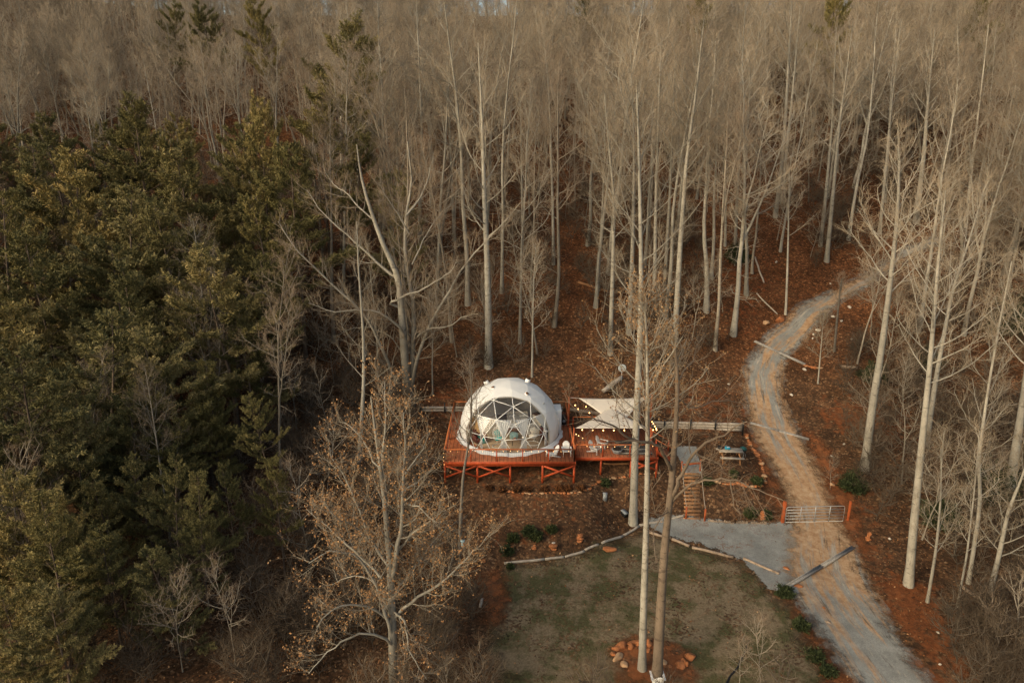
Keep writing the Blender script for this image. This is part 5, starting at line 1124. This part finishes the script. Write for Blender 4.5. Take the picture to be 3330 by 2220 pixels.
TR = [  # base, trunk pixels, base radius, top radius, auto(start, limbs, length), material, leaf, label
    ((2088, 2178), [(2093, 1960), (2102, 1700), (2106, 1450), (2105, 1108), (2096, 980)], .215, .04, (.66, 26, 4.2), 'bark', 1300, 'pale smooth trunk rising from the rock ring, left one of the two lawn trunks'),
    ((2059, 1700), [(2064, 1500), (2072, 1300), (2081, 1100), (2086, 930), (2083, 740), (2078, 500), (2070, 260)], .29, .04, (.52, 24, 6.0), 'bark', 0, 'tall thick grey trunk standing between the lower deck and the lawn logs'),
    ((1589, 1192), [(1588, 1000), (1583, 820), (1575, 640), (1568, 400), (1555, 140)], .36, .04, (.42, 26, 6.5), 'bark', 0, 'tallest straight trunk on the hillside directly behind the dome'),
    ((1985, 1149), [(1987, 1050), (1992, 900), (1998, 640), (1985, 530), (1965, 300)], .24, .03, (.45, 24, 5.0), 'bark', 0, 'straight grey trunk at the left edge of the stand above the sails'),
    ((2045, 1085), [(2058, 794), (2063, 506), (2050, 140)], .25, .03, (.55, 22, 5.2), 'bark', 0, 'second straight trunk from the left in the stand above the sails'),
    ((2194, 1115), [(2212, 794), (2233, 506), (2260, 330), (2290, 60)], .30, .04, (.5, 24, 6.0), 'bark', 0, 'thick pale trunk at the right side of the stand above the sails'),
    ((2160, 955), [(2170, 780), (2181, 585), (2195, 200)], .22, .03, (.5, 22, 5.0), 'bark', 0, 'trunk standing farther back left of the thick pale one'),
    ((2128, 955), [(2131, 780), (2134, 585), (2150, 120)], .22, .03, (.5, 22, 5.0), 'bark', 0, 'straight trunk in the middle of the stand above the sails, farther back'),
    ((2358, 800), [(2360, 700), (2357, 520), (2350, 250)], .16, .03, (.35, 18, 3.6), 'bark', 0, 'slim trunk at the left edge of the open red slope'),
    ((2390, 812), [(2395, 700), (2407, 432), (2414, 192), (2425, -10)], .20, .03, (.5, 20, 4.8), 'bark', 0, 'slim trunk just right of the first on the open red slope'),
    ((2521, 705), [(2540, 560), (2555, 384), (2570, 96), (2580, -60)], .27, .05, (.6, 18, 6.0), 'bark', 0, 'clean leaning trunk above the upper bend of the driveway, left of a pair'),
    ((2543, 660), [(2557, 500), (2578, 300), (2602, 20)], .24, .04, (.5, 20, 6.0), 'bark', 0, 'clean leaning trunk above the upper bend of the driveway, right of a pair'),
    ((2668, 800), [(2685, 640), (2705, 420), (2720, 90)], .22, .03, (.5, 20, 5.0), 'bark', 0, 'left trunk of the close pair at the upper right behind the driveway'),
    ((2688, 850), [(2708, 640), (2728, 420), (2775, 70)], .26, .03, (.45, 22, 5.5), 'bark', 0, 'right trunk of the close pair at the upper right behind the driveway'),
    ((2812, 1524), [(2835, 1330), (2865, 1150), (2890, 960), (2917, 730), (2925, 560), (2920, 420)], .33, .04, (.55, 22, 5.0), 'bark', 0, 'thick pale leaning trunk right of the middle driveway'),
    ((2955, 1902), [(2968, 1740), (3000, 1420), (3025, 1180), (3038, 1010), (3052, 840), (3075, 620)], .27, .03, (.55, 24, 4.6), 'bark', 0, 'long pale trunk rising right of the nearest drain channel'),
    ((3012, 1450), [(3040, 1250), (3075, 1060), (3100, 930), (3150, 790), (3205, 600)], .22, .03, (.5, 24, 4.6), 'bark', 0, 'curving trunk just behind the long pale one at the right'),
    ((3276, 1640), [(3300, 1480), (3325, 1320), (3350, 1120), (3375, 900)], .34, .05, (.6, 18, 5.0), 'bark', 0, 'thick grey trunk leaving the frame at the right edge'),
    ((3207, 1978), [(3250, 1800), (3277, 1665), (3320, 1560), (3370, 1420)], .17, .03, (.3, 20, 3.0), 'bark', 0, 'leaning trunk with many side twigs at the lower right edge'),
    ((3113, 1972), [(3145, 1800), (3170, 1580), (3185, 1400)], .07, .02, (.3, 12, 2.0), 'bark', 0, 'thin white sapling at the lower right among the leaning ones'),
    ((3150, 1895), [(3170, 1760), (3190, 1620), (3180, 1500), (3215, 1250), (3260, 1000), (3290, 850)], .13, .03, (.35, 20, 3.0), 'bark', 0, 'long thin wavy tree at the right, beside the thick trunk at the edge'),
    ((3016, 1957), [(3045, 1780), (3058, 1640), (3062, 1500), (3070, 1400)], .10, .02, (.25, 16, 2.6), 'bark', 0, 'slim grey tree just right of the long pale trunk foot'),
    ((1168, 1500), [(1183, 1244), (1182, 1091), (1175, 996), (1165, 860), (1160, 720)], .17, .03, (.3, 14, 3.0), 'bark', 0, 'slim pale tree between the pines and the huge spreading tree'),
    ((1492, 1872), [(1496, 1740), (1503, 1581), (1508, 1524), (1524, 1451), (1531, 1390), (1535, 1275), (1526, 1170)], .13, .025, (.55, 14, 2.2), 'barkd', 0, 'thin dark leaning tree in front of the left side of the dome'),
    ((2555, 1022), [(2560, 900), (2563, 780), (2566, 600), (2572, 500)], .13, .025, (.5, 18, 3.2), 'bark', 0, 'lone slim tree left of the driveway, below the clean leaning pair'),
    ((2713, 1142), [(2722, 1040), (2730, 960), (2738, 905)], .13, .06, (.6, 6, 1.5), 'barkd', 0, 'dark broken slim trunk beside the driveway'),
    ((2660, 1246), [(2668, 1150), (2676, 1060), (2680, 1020)], .07, .02, (.3, 12, 1.8), 'bark', 0, 'small forked sapling right of the highest drain'),
    ((1232, 1265), [(1226, 1100), (1215, 980), (1200, 860)], .09, .02, (.4, 12, 2.5), 'bark', 0, 'slender pale stem left of the huge spreading tree'),
    ((1407, 1282), [(1405, 1180), (1408, 1120), (1400, 1060), (1395, 950)], .07, .02, (.4, 12, 2.2), 'bark', 0, 'thin white stem right of the huge spreading tree'),
    ((1730, 1225), [(1732, 1080), (1735, 930), (1742, 790)], .10, .02, (.35, 18, 2.8), 'bark', 0, 'small slim tree right behind the dome top'),
    ((1800, 860), [(1798, 700), (1793, 520), (1785, 300), (1770, 130)], .18, .03, (.5, 18, 3.6), 'bark', 0, 'slim trunk alone on red leaves between the tallest trunk and the stand'),
    ((1700, 830), [(1698, 660), (1695, 470), (1690, 250)], .17, .03, (.45, 18, 3.6), 'bark', 0, 'slim trunk right of the tallest trunk, one gap away'),
    ((1478, 780), [(1470, 600), (1462, 400), (1455, 200)], .20, .03, (.4, 20, 4.0), 'bark', 0, 'forking grey trunk left of the tallest trunk on the hillside'),
    ((3140, 740), [(3165, 500), (3190, 300), (3215, 80)], .2, .03, (.5, 18, 4.5), 'bark', 0, 'straight leaning trunk near the upper right corner'),
    ((2978, 725), [(3005, 500), (3017, 330), (3040, 100)], .33, .04, (.5, 20, 5.5), 'bark', 0, 'thick trunk in the upper right, left of the corner trunk'),
    ((2860, 760), [(2880, 560), (2895, 380), (2930, 60)], .2, .03, (.5, 18, 4.5), 'bark', 0, 'straight leaning trunk above the end of the driveway'),
]
HANDP = []
for k, (b_, tr_, r0, r1, au, mt_, lf, lab) in enumerate(TR):
    trace('bare_tree', lab, b_, tr_, r0, r1, [], M[mt_], seed=20 + k, auto=au, leaf=lf, group='tall bare trees' if r0 > .14 else 'slim bare trees', tw=6); HANDP.append(G(*b_)[:2])
o = tag(link('bird_house', None, None, None, tuple(at(1505, 1768, G(1492, 1872)[1] - .18))), 'pale blue nesting box on the thin dark leaning tree', 'bird house')
mb = MB(); mb.box((0, 0, .02), (.2, .16, .42)); mb.box((0, -.02, .26), (.26, .22, .04)); mb.build('box_body', paint('pale_blue_wood', (.30, .42, .45), .8), o); mb = MB(); mb.tube([(0, -.082, .08), (0, -.088, .08)], .035, 10); mb.build('entry_hole', M['black'], o)

# ---- forest filled in around them
CLEAR = [(1370, 1200), (1900, 1215), (2180, 1215), (2400, 1150), (2380, 1000), (2500, 900), (2640, 880), (2800, 820), (3000, 740), (3100, 790), (2900, 1000), (2760, 1180), (2700, 1300), (2760, 1420), (2790, 1560), (2830, 1700), (2950, 1960), (3180, 2300), (1500, 2300), (1560, 1900), (1400, 1600)]
CW = np.array([G(px, py)[:2] for px, py in CLEAR])
def clear_ok(x, y): return not inpoly(np.array([[x, y]]), CW)[0]
rg = np.random.default_rng(42); placed = [tuple(p) for p in HANDP] + [tuple(G(1336, 1315)[:2]), (-8.5, 28.2)]
def spaced(x, y, d):
    a = np.array(placed); return np.min((a[:, 0] - x) ** 2 + (a[:, 1] - y) ** 2) > d * d
def stand(x, y):   # the pine stand on the left
    return x < -14 - .26 * (y - 45) and y < 86 - .12 * (x + 40)
def zone(px, py):
    if py < 420: return ('on the high ridge slope, ' + ('upper left' if px < 1100 else 'upper middle' if px < 2200 else 'upper right')), 'wood on the high slope'
    if px < 1150: return 'behind the pine stand on the left', 'bare trees behind the pines'
    if px < 1900: return 'on the slope behind the dome', 'bare trees behind the dome'
    if px < 2450: return 'on the slope above the sails', 'bare trees above the sails'
    return 'in the wood right of the driveway', 'bare trees right of the driveway'
cnt = 0; tries = 0
while cnt < 215 and tries < 30000:
    tries += 1; y = rg.uniform(56, 118); x = rg.uniform(-1, 1) * (y * .80 + 8)
    if not clear_ok(x, y) or stand(x, y): continue
    if x < -8 and y < 62: continue
    if not spaced(x, y, 3.1 + (y - 56) * .016): continue
    z = float(T(x, y)); px, py, _ = proj((x, y, z))
    if py > 1180 or (1690 < px < 1900 and 500 < py < 1120 and rg.uniform() < .7) or (2300 < px < 2560 and 560 < py < 1050 and rg.uniform() < .75): continue
    tp, H, r_ = POP[rg.integers(len(POP))]; s_ = rg.uniform(.78, 1.05) * (1 - .28 * min(1, max(0, (y - 75) / 40))) * (.85 if x < -25 else 1); thin = rg.uniform(.75, 1.2)
    zn, gp = zone(px, py); kind = 'thin' if r_ * s_ * thin < .16 else 'tall'; form = 'forked halfway up' if tp[0].get('fk') else 'with one stem'
    plant(tp, (x, y, z), rg.uniform(0, 6.28), s_ * thin, s_, f"{kind} bare tree {form}, {zn}, {'front' if y < 70 else 'middle' if y < 88 else 'back'} rows", group=f'{kind} ' + gp, tilt=(rg.normal(0, .025), rg.normal(0, .025))); placed.append((x, y)); cnt += 1
print('forest', cnt)
# slender understorey trees nearer the edge of the clearing
cnt = 0; tries = 0
while cnt < 120 and tries < 30000:
    tries += 1; y = rg.uniform(30, 92); x = rg.uniform(-1, 1) * (y * .78 + 5)
    if not clear_ok(x, y): continue
    z = float(T(x, y)); px, py, _ = proj((x, y, z))
    if not (20 < px < 3310) or py > 2350: continue
    if px < 1000 and y < 50 and rg.uniform() < .8: continue
    if 1000 <= px < 1420 and y < 52 and rg.uniform() < .3: continue
    if px > 2700 and y < 42 and px < 2980: continue
    if not spaced(x, y, 1.7): continue
    tp, H, r_ = SAP[rg.integers(len(SAP))]; s_ = rg.uniform(.7, 1.2)
    if px > 2700 and y < 52: s_ *= .75
    where = 'in the lower left thicket' if (px < 1450 and py > 1300) else 'under the pines on the left' if px < 1000 else 'on the slope behind the dome' if px < 1900 else 'on the slope above the sails' if px < 2500 else 'in the thicket at the right'
    plant(tp, (x, y, z), rg.uniform(0, 6.28), s_, s_ * rg.uniform(.85, 1.1), f"{'tall' if H * s_ > 9.5 else 'short' if H * s_ < 6.5 else 'middling'} slender bare tree {where}, {'near' if y < 48 else 'far'} side", group='slender trees ' + where, tilt=(rg.normal(0, .05), rg.normal(0, .05))); placed.append((x, y)); cnt += 1
print('understorey', cnt)
cnt = 0
for _ in range(3000):
    if cnt >= 12: break
    y = rg.uniform(38, 84); x = rg.uniform(-1, 0) * (y * .76 + 4)
    if not stand(x - 1, y) or not spaced(x, y, 2.0): continue
    z = float(T(x, y)); k = int(rg.integers(len(POP))); s_ = rg.uniform(.5, .72)
    plant(POP[k][0], (x, y, z), rg.uniform(0, 6.28), s_, s_, 'pale bare tree rising among the pines of the left stand, ' + ('near the front' if y < 58 else 'towards the back'), group='bare trees among the pines', tilt=(rg.normal(0, .04), rg.normal(0, .04))); placed.append((x, y)); cnt += 1
# hand-set small trees of the foreground
for (px, py, yy, k, s_, lab) in [(620, 2330, 29, 4, .62, 'bare spreading young tree at the bottom left, the left one of two'), (790, 2330, 29.5, 0, .60, 'bare spreading young tree at the bottom left, the right one of two'), (1480, 2350, 27, 3, .5, 'small bare tree beside the golden tree at the bottom edge'),
        (2474, 2240, None, 3, .62, 'small white-stemmed bare sapling on the lawn by the black hose'), (2405, 2240, None, 5, .5, 'thin crooked sapling left of the white-stemmed one on the lawn'), (1005, 1880, None, 1, .95, 'slim bare young tree left of the golden tree'), (90, 1560, None, 2, .9, 'bare pale-stemmed tree standing among the pines at the left edge'),
        (1385, 2060, None, 0, .75, 'slim grey tree right behind the golden tree'), (2700, 1590, None, 5, .45, 'tiny sapling beside the tan stone above the gate'), (3300, 2150, None, 3, .8, 'twiggy bush-like sapling at the lower right corner')]:
    g = G(px, py) if yy is None else np.array([at(px, py, yy)[0], yy, 0.]); g[2] = float(T(g[0], g[1])); plant(SAP[k][0], g, k * 1.3, s_, s_, lab, group='young bare trees in front'); placed.append((g[0], g[1]))
# ---- pines: the stand on the left by hand, top pixel and distance
def pine_at(px, ptop, y, k, label, s_=1.0, wide=1.0):
    p = at(px, ptop, y); z = float(T(p[0], y)); H = PIN[k][1]; sz = max(.45, (p[2] - z) / H); plant(PIN[k][0], (p[0], y, z), px * .01, sz * wide, sz, label, 'pine', 'pines of the left stand'); placed.append((p[0], y))
PH = [(700, 815, 52, 1, 'large yellow-green pine at the right front of the left stand', 1.2), (500, 1090, 44, 5, 'broad yellow-green pine below the large one, middle of the stand', 1.15), (260, 1040, 43, 3, 'olive pine with upright tips in the lower left stand', 1.2), (60, 1130, 38, 0, 'dark pine at the left edge, halfway down', 1.2), (440, 330, 74, 2, 'tall dark flat-topped pine at the top of the left stand', 1.15),
      (820, 335, 70, 1, 'narrow bright green pine at the top of the stand', .7), (1030, 300, 72, 4, 'tall layered pine at the right end of the stand, upper', 1.1), (60, 470, 66, 2, 'dark pine at the left edge, upper stand', 1.2), (200, 520, 63, 5, 'golden-tipped pine in the upper left of the stand', 1.1), (620, 460, 66, 3, 'yellowish pine in the middle of the upper stand', 1.1),
      (930, 480, 64, 4, 'layered dark pine right of the middle of the stand', 1.1), (340, 640, 57, 1, 'golden-tipped broad pine in the centre left of the stand', 1.2), (100, 770, 52, 4, 'dark shaded pine at the left, centre height', 1.2), (560, 660, 58, 0, 'olive pine in the centre of the stand', 1.1), (850, 640, 60, 2, 'dark pine behind the bare spreading limbs', 1.0), (1120, 425, 70, 6, 'green pine behind the fork of the huge spreading tree', .9),
      (1300, 560, 70, 3, 'green pine glimpsed through the huge spreading tree', .8), (200, 1330, 38, 1, 'golden-green pine at the lower left', 1.1), (400, 1290, 40, 4, 'dark pine in the lower middle of the stand', 1.1), (640, 1190, 44, 2, 'dark green pine low at the right of the stand', 1.05), (30, 1560, 32, 5, 'golden-edged pine in the bottom left corner, upper', 1.1), (180, 1760, 31, 0, 'rusty olive pine in the bottom left corner, lower', 1.0), (-80, 1500, 34, 3, 'pine cut by the left edge low down', 1.2), (-60, 850, 46, 1, 'pine cut by the left edge in the middle', 1.2), (-50, 620, 58, 2, 'pine cut by the left edge, upper', 1.2), (730, 580, 68, 5, 'yellow-green pine behind the centre of the stand', 1.0), (330, 1560, 35, 2, 'shaded dark pine at the lower left centre', 1.0), (780, 1000, 52, 4, 'sparse dark pine at the right foot of the stand', .95), (150, 380, 76, 4, 'dark pine on the top left of the stand', 1.1), (300, 410, 78, 0, 'olive pine along the top edge of the stand', 1.1), (560, 1500, 40, 6, 'dark shaded pine low in the thicket', .9), (420, 880, 50, 2, 'dark pine between the golden-tipped ones in the stand', 1.1), (880, 830, 57, 6, 'dark pine behind the long left limb of the spreading tree', .9)]
PH += [(560, 1930, 30, 3, 'small olive pine left of the bottom spreading young trees', 1.1), (180, 2060, 26.5, 1, 'olive pine cut by the bottom edge at the left', 1.1), (900, 1640, 37, 4, 'slim dark pine just left of the golden tree', .8), (640, 1720, 33, 2, 'dark olive pine in the bottom thicket, centre', .9), (110, 1640, 29, 2, 'rusty dark pine low at the left edge of the bottom corner', 1.2), (330, 1790, 30, 4, 'dark sparse pine right of the bottom left corner', 1.1), (10, 1930, 26.5, 5, 'lowest pine in the bottom left corner', 1.1), (560, 1690, 34, 6, 'dark thin pine above the bottom spreading young trees', .8), (740, 1600, 37, 4, 'dark thin pine low in the thicket, centre', .8), (860, 1430, 42, 6, 'sparse pine left of the golden tree', .8), (690, 1420, 44, 2, 'deep green pine in the shaded foot of the stand', .95), (450, 1500, 37, 0, 'shaded olive pine between the lower left ones', 1.0)]
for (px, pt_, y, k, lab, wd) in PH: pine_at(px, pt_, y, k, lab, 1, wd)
cnt = 0
for _ in range(4000):
    if cnt >= 54: break
    y = rg.uniform(36, 86); x = rg.uniform(-1.02, 0) * (y * .78 + 7)
    if not (x < -13.5 - .27 * (y - 45) and y < 84 - .12 * (x + 40)) or (y < 40 and x > -18): continue
    if not spaced(x, y, 3.6): continue
    k = int(rg.integers(7)); s_ = rg.uniform(.7, .98); z = float(T(x, y)); px = proj((x, y, z))[0]
    tint = ('dark olive' if PIN[k][1] > 17 else 'golden-tipped') ; wh = 'front' if y < 54 else 'middle' if y < 70 else 'back'
    plant(PIN[k][0], (x, y, z), rg.uniform(0, 6.28), s_ * 1.15, s_, f'{tint} pine filling the {wh} of the left stand', 'pine', f'{wh} pines of the left stand'); placed.append((x, y)); cnt += 1
for (px, pt_, y, k, lab, wd) in [(1060, 62, 80, 6, 'dark pine with clear crown standing above the bare wood, upper left centre', 1.0), (682, 8, 112, 6, 'round dark pine on the ridge slope, upper left', 1.0), (850, -5, 110, 6, 'dark pine on the ridge slope right of the round one', .75), (540, 0, 114, 6, 'leftmost small pine on the ridge slope', .75), (2245, -10, 112, 6, 'green pine at the top edge above the sails', .8), (2725, -30, 108, 6, 'yellow-green pine at the top edge, upper right', .8), (3200, -30, 116, 2, 'dark pine near the upper right corner', .9), (1900, -60, 130, 4, 'dark pine at the very top, middle', .8)]:
    p = at(px, pt_, y); z = float(T(p[0], y)); sz = max(.5, (p[2] - z) / PIN[k][1]); plant(PIN[k][0], (p[0], y, z), px * .01, sz * wd, sz, lab, 'pine', 'pines scattered over the ridge slope')
# dark evergreens and shrubs at the right and by the lawn
def shrub(name, px, py, s_, label, group=None, m='green', seed=0, tall=1.0, cat='shrub', n=900, col=.35):
    g = G(px, py); rg_ = np.random.default_rng(int(px) + int(py)); th = rg_.uniform(0, 2 * np.pi, n); ph = np.arccos(rg_.uniform(0, 1, n)); rr = s_ * .85 * rg_.uniform(.15, 1.0, n) ** .75 * (1 + .4 * np.sin(th * 3 + px) * np.sin(ph * 4 + py) + .25 * np.sin(th * 7 + py))
    B = np.stack([rr * np.sin(ph) * np.cos(th), rr * np.sin(ph) * np.sin(th), rr * np.cos(ph) * tall], 1); V, Fq_, lv = needle_tufts(B, nrm(B + [0, 0, .1]), rg_, 5, .16 * min(1.5, s_ + .5), .045, rg_.uniform(.1, .7, n) + col - .35)
    r_ = thing(name, label, cat, tuple(g), 0, group); tb = TB()
    for k in range(10): a = rg_.uniform(0, 6.28); tb.add(path(np.array([0, 0, -.1]), np.array([math.cos(a) * .7, math.sin(a) * .7, 1.]), s_ * tall, 3, .3, .15, rg_), np.linspace(.018, .006, 4), 4, .3)
    link('stems', tb.mesh('stems', M['barkb']), None, r_); link('foliage', newmesh('foliage', V, Fq_, {'lv': lv}), M[m], r_); return r_
for px, py, s_, l in [(2552, 1934, .50, 'dark round shrub at the left end of the nearest drain channel'), (2604, 2040, .48, 'second dark shrub down the edge between lawn and driveway'), (2652, 2140, .50, 'third dark shrub down the edge between lawn and driveway'), (2692, 2190, .42, 'lowest dark shrub between lawn and driveway'), (1650, 1795, .42, 'dark green shrub left of the leftmost cairn'), (1668, 1755, .36, 'dark shrub just above the leftmost cairn'), (1722, 1735, .5, 'taller dark green shrub in the leaf bed, middle left'), (1745, 1750, .4, 'dark shrub behind the second cairn'), (1795, 1725, .34, 'low green shrub above the pale-topped cairn'), (1968, 1575, .38, 'green shrub below the lower deck near the utility box'), (1660, 1845, .2, 'tiny dark tuft at the left of the lawn') , (2385, 1545, .34, 'small green shrub left of the steps bank'), (2460, 1570, .45, 'green shrub by the stone row at the driveway edge'), (2495, 1680, .35, 'green shrub by the right end of the stake row'), (2440, 1675, .5, 'sprawling green shrub above the stake row'), (2300, 1570, .35, 'dark shrub right of the top of the steps')]:
    shrub('evergreen_shrub', px, py, s_, l, 'small evergreen shrubs', n=420)
for px, py, s_, tl, l in [(2772, 1590, 1.0, 1.3, 'green cedar bush right of the gate, on the red slope'), (2395, 850, 1.3, 1.6, 'dark cedar bush at the left edge of the open red slope'), (3280, 1080, 2.6, 1.6, 'large dark evergreen among the trees at the right edge, upper'), (3230, 1620, 2.2, 1.4, 'large dark evergreen thicket behind the lower right saplings'), (3060, 1700, 1.4, 1.2, 'low dark evergreen right of the long pale trunk'), (2840, 1240, 1.2, 1.4, 'dark evergreen bush left of the thick leaning trunk'), (3000, 1190, 1.6, 1.2, 'dark evergreen behind the long pale trunk')]:
    shrub('evergreen_bush', px, py, s_, l, 'larger evergreen bushes', tall=tl, n=1500 if s_ > 1 else 900, col=.3)
for k, px in enumerate([1597, 1634, 1678, 1722, 1770, 1816, 1850, 1888]):
    shrub('dry_grass_clump', px + (k * 37 % 11) - 5, 1590 + (k * 13 % 7), .24 + .03 * (k % 3), 'dry brown grass clump in the bed below the dome deck', 'dry grass clumps in the bed below the deck', 'litter', cat='grass clump', n=220, col=.3)

# ---- distant wood and ground cover that nobody could count
def scatter(name, label, cat, templates, P, rot, scl, kind='stuff'):
    me = bpy.data.meshes.new(name)
    me.vertices.add(len(P)); me.vertices.foreach_set('co', np.asarray(P, np.float32).ravel())
    for k, v in (('sc', scl), ('rz', rot)): a = me.attributes.new(k, 'FLOAT', 'POINT'); a.data.foreach_set('value', v.astype(np.float32))
    col = bpy.data.collections.new(name + '_kinds')
    for t_ in templates: col.objects.link(t_)
    ng = bpy.data.node_groups.new(name, 'GeometryNodeTree'); ng.interface.new_socket('Geometry', in_out='INPUT', socket_type='NodeSocketGeometry'); ng.interface.new_socket('Geometry', in_out='OUTPUT', socket_type='NodeSocketGeometry')
    gi = ng.nodes.new('NodeGroupInput'); go = ng.nodes.new('NodeGroupOutput'); ci = ng.nodes.new('GeometryNodeCollectionInfo'); ci.inputs['Collection'].default_value = col; ci.inputs['Separate Children'].default_value = True; ci.inputs['Reset Children'].default_value = True
    ip = ng.nodes.new('GeometryNodeInstanceOnPoints'); ip.inputs['Pick Instance'].default_value = True
    a1_ = ng.nodes.new('GeometryNodeInputNamedAttribute'); a1_.data_type = 'FLOAT'; a1_.inputs[0].default_value = 'sc'; a2_ = ng.nodes.new('GeometryNodeInputNamedAttribute'); a2_.data_type = 'FLOAT'; a2_.inputs[0].default_value = 'rz'
    cx = ng.nodes.new('ShaderNodeCombineXYZ'); L_ = ng.links.new
    L_(gi.outputs[0], ip.inputs['Points']); L_(ci.outputs[0], ip.inputs['Instance']); L_(a1_.outputs[0], ip.inputs['Scale']); L_(a2_.outputs[0], cx.inputs[2]); L_(cx.outputs[0], ip.inputs['Rotation']); L_(ip.outputs[0], go.inputs[0])
    o = link(name, me); md = o.modifiers.new('scatter', 'NODES'); md.node_group = ng; return tag(o, label, cat, None, kind)
def joined(name, tt, tc_, m):
    tb = TB(); tb.g = {k: list(v) for k, v in tt.g.items()}
    for k, v in tc_.g.items(): tb.g.setdefault(k, []).extend(v)
    return bpy.data.objects.new(name, tb.mesh(name, m))
FAR = [joined('far_tree', *poplar(H, .14, 400 + k, cr, 20, 4.8, fk, 5, 2, 5, 1.2, .014, .05, 5, 0), M['barkr']) for k, (H, cr, fk) in enumerate([(16, .25, None), (18, .3, .42), (14, .22, .35), (17, .3, None), (19, .35, .45)])]
P = []
for _ in range(9000):
    y = rg.uniform(98, 196); x = rg.uniform(-1, 1) * (y * .84 + 12)
    if len(P) >= 1650: break
    if y < 112 and rg.uniform() > (y - 94) / 20: continue
    P.append((x, y, float(T(x, y))))
P = np.array(P); scatter('distant_wood', 'dense far wood of bare grey trees covering the ridge', 'wood', FAR, P, rg.uniform(0, 6.28, len(P)), rg.uniform(.75, 1.1, len(P)))
BR = [joined('brush', *poplar(H, .025, 500 + k, .08, 10, 1.5, .25, 4, 1, 4, 1.3, .006, .09, 4, 0), M['brush']) for k, H in enumerate([3.2, 2.4, 4.0])]
P = []
for _ in range(20000):
    y = rg.uniform(27, 105); x = rg.uniform(-1, 1) * (y * .80 + 5)
    if len(P) >= 1900: break
    if not clear_ok(x, y): continue
    z = float(T(x, y)); px, py, _ = proj((x, y, z))
    if 2280 < px < 2620 and 500 < py < 1120 and rg.uniform() < .85: continue
    if 1600 < px < 2300 and 1080 < py < 1230 and rg.uniform() < .6: continue
    if px > 2650 and py > 1750 and px < 3080: continue
    if 1420 < px < 2000 and py < 1180 and rg.uniform() < .45: continue
    P.append((x, y, z - .05))
P = np.array(P); scatter('undergrowth', 'brown twiggy undergrowth between the trunks', 'undergrowth', BR, P, rg.uniform(0, 6.28, len(P)), rg.uniform(.4, 1.15, len(P)))
# fallen leaves, thick on the woodland floor and thin on lawn and gravel
n = 52000; y = 24 + 44 * rg.uniform(0, 1, n) ** 1.1; x = rg.uniform(-1, 1, n) * (y * .62 + 4); lc = (np.sin(x * .9 + 1) * np.sin(y * .8) + np.sin(x * .37 + y * .5)) * .5
ins = inpoly(np.stack([x, y], 1), CW); onp = np.zeros(n, bool)
keep = ~(ins & (rg.uniform(0, 1, n) > .55 + .25 * lc)) & ~((x > XL - .1) & (x < XR + .1) & (y > YF - .2) & (y < YB + .2)) & ~((x > LX0 - .1) & (x < LX1 + 1.5) & (y > LY0 - .2) & (y < LY1 + .2)); 
DW = np.array([G(px, py)[:2] for px, py in RL + RR[::-1]]); LWN = np.array([G(px, py)[:2] for px, py in [(1640, 1837), (1900, 1793), (2100, 1716), (2450, 1862), (2585, 1990), (2700, 2330), (1640, 2330), (1590, 2100)]]); PD = np.array([G(px, py)[:2] for px, py in [(2115, 1715), (2200, 1675), (2560, 1700), (2640, 1860), (2500, 1915), (2280, 1770)]])
XY = np.stack([x, y], 1); keep &= ~(inpoly(XY, DW) & (rg.uniform(0, 1, n) > .07)) & ~(inpoly(XY, LWN) & (rg.uniform(0, 1, n) > .16 + .12 * lc)) & ~(inpoly(XY, PD) & (rg.uniform(0, 1, n) > .07))
x, y = x[keep], y[keep]; B = np.stack([x, y, T(x, y) + .075], 1); m_ = len(B); u = nrm(rg.normal(0, 1, (m_, 3)) * [1, 1, .35]); v = nrm(np.cross(u, rg.normal(0, .35, (m_, 3)) + [0, 0, 1])); s_ = rg.uniform(.035, .085, (m_, 1))
V = np.stack([B - u * s_, B - v * s_ * .6, B + u * s_, B + v * s_ * .6], 1).reshape(-1, 3)
tag(link('fallen_leaves', newmesh('fallen_leaves', V, np.arange(m_ * 4).reshape(-1, 4), {'lv': np.repeat(rg.uniform(0, 1, m_) ** 1.3, 4)}), M['litter']), 'loose brown and orange leaves over slope, lawn edge and gravel', 'leaves', None, 'stuff')
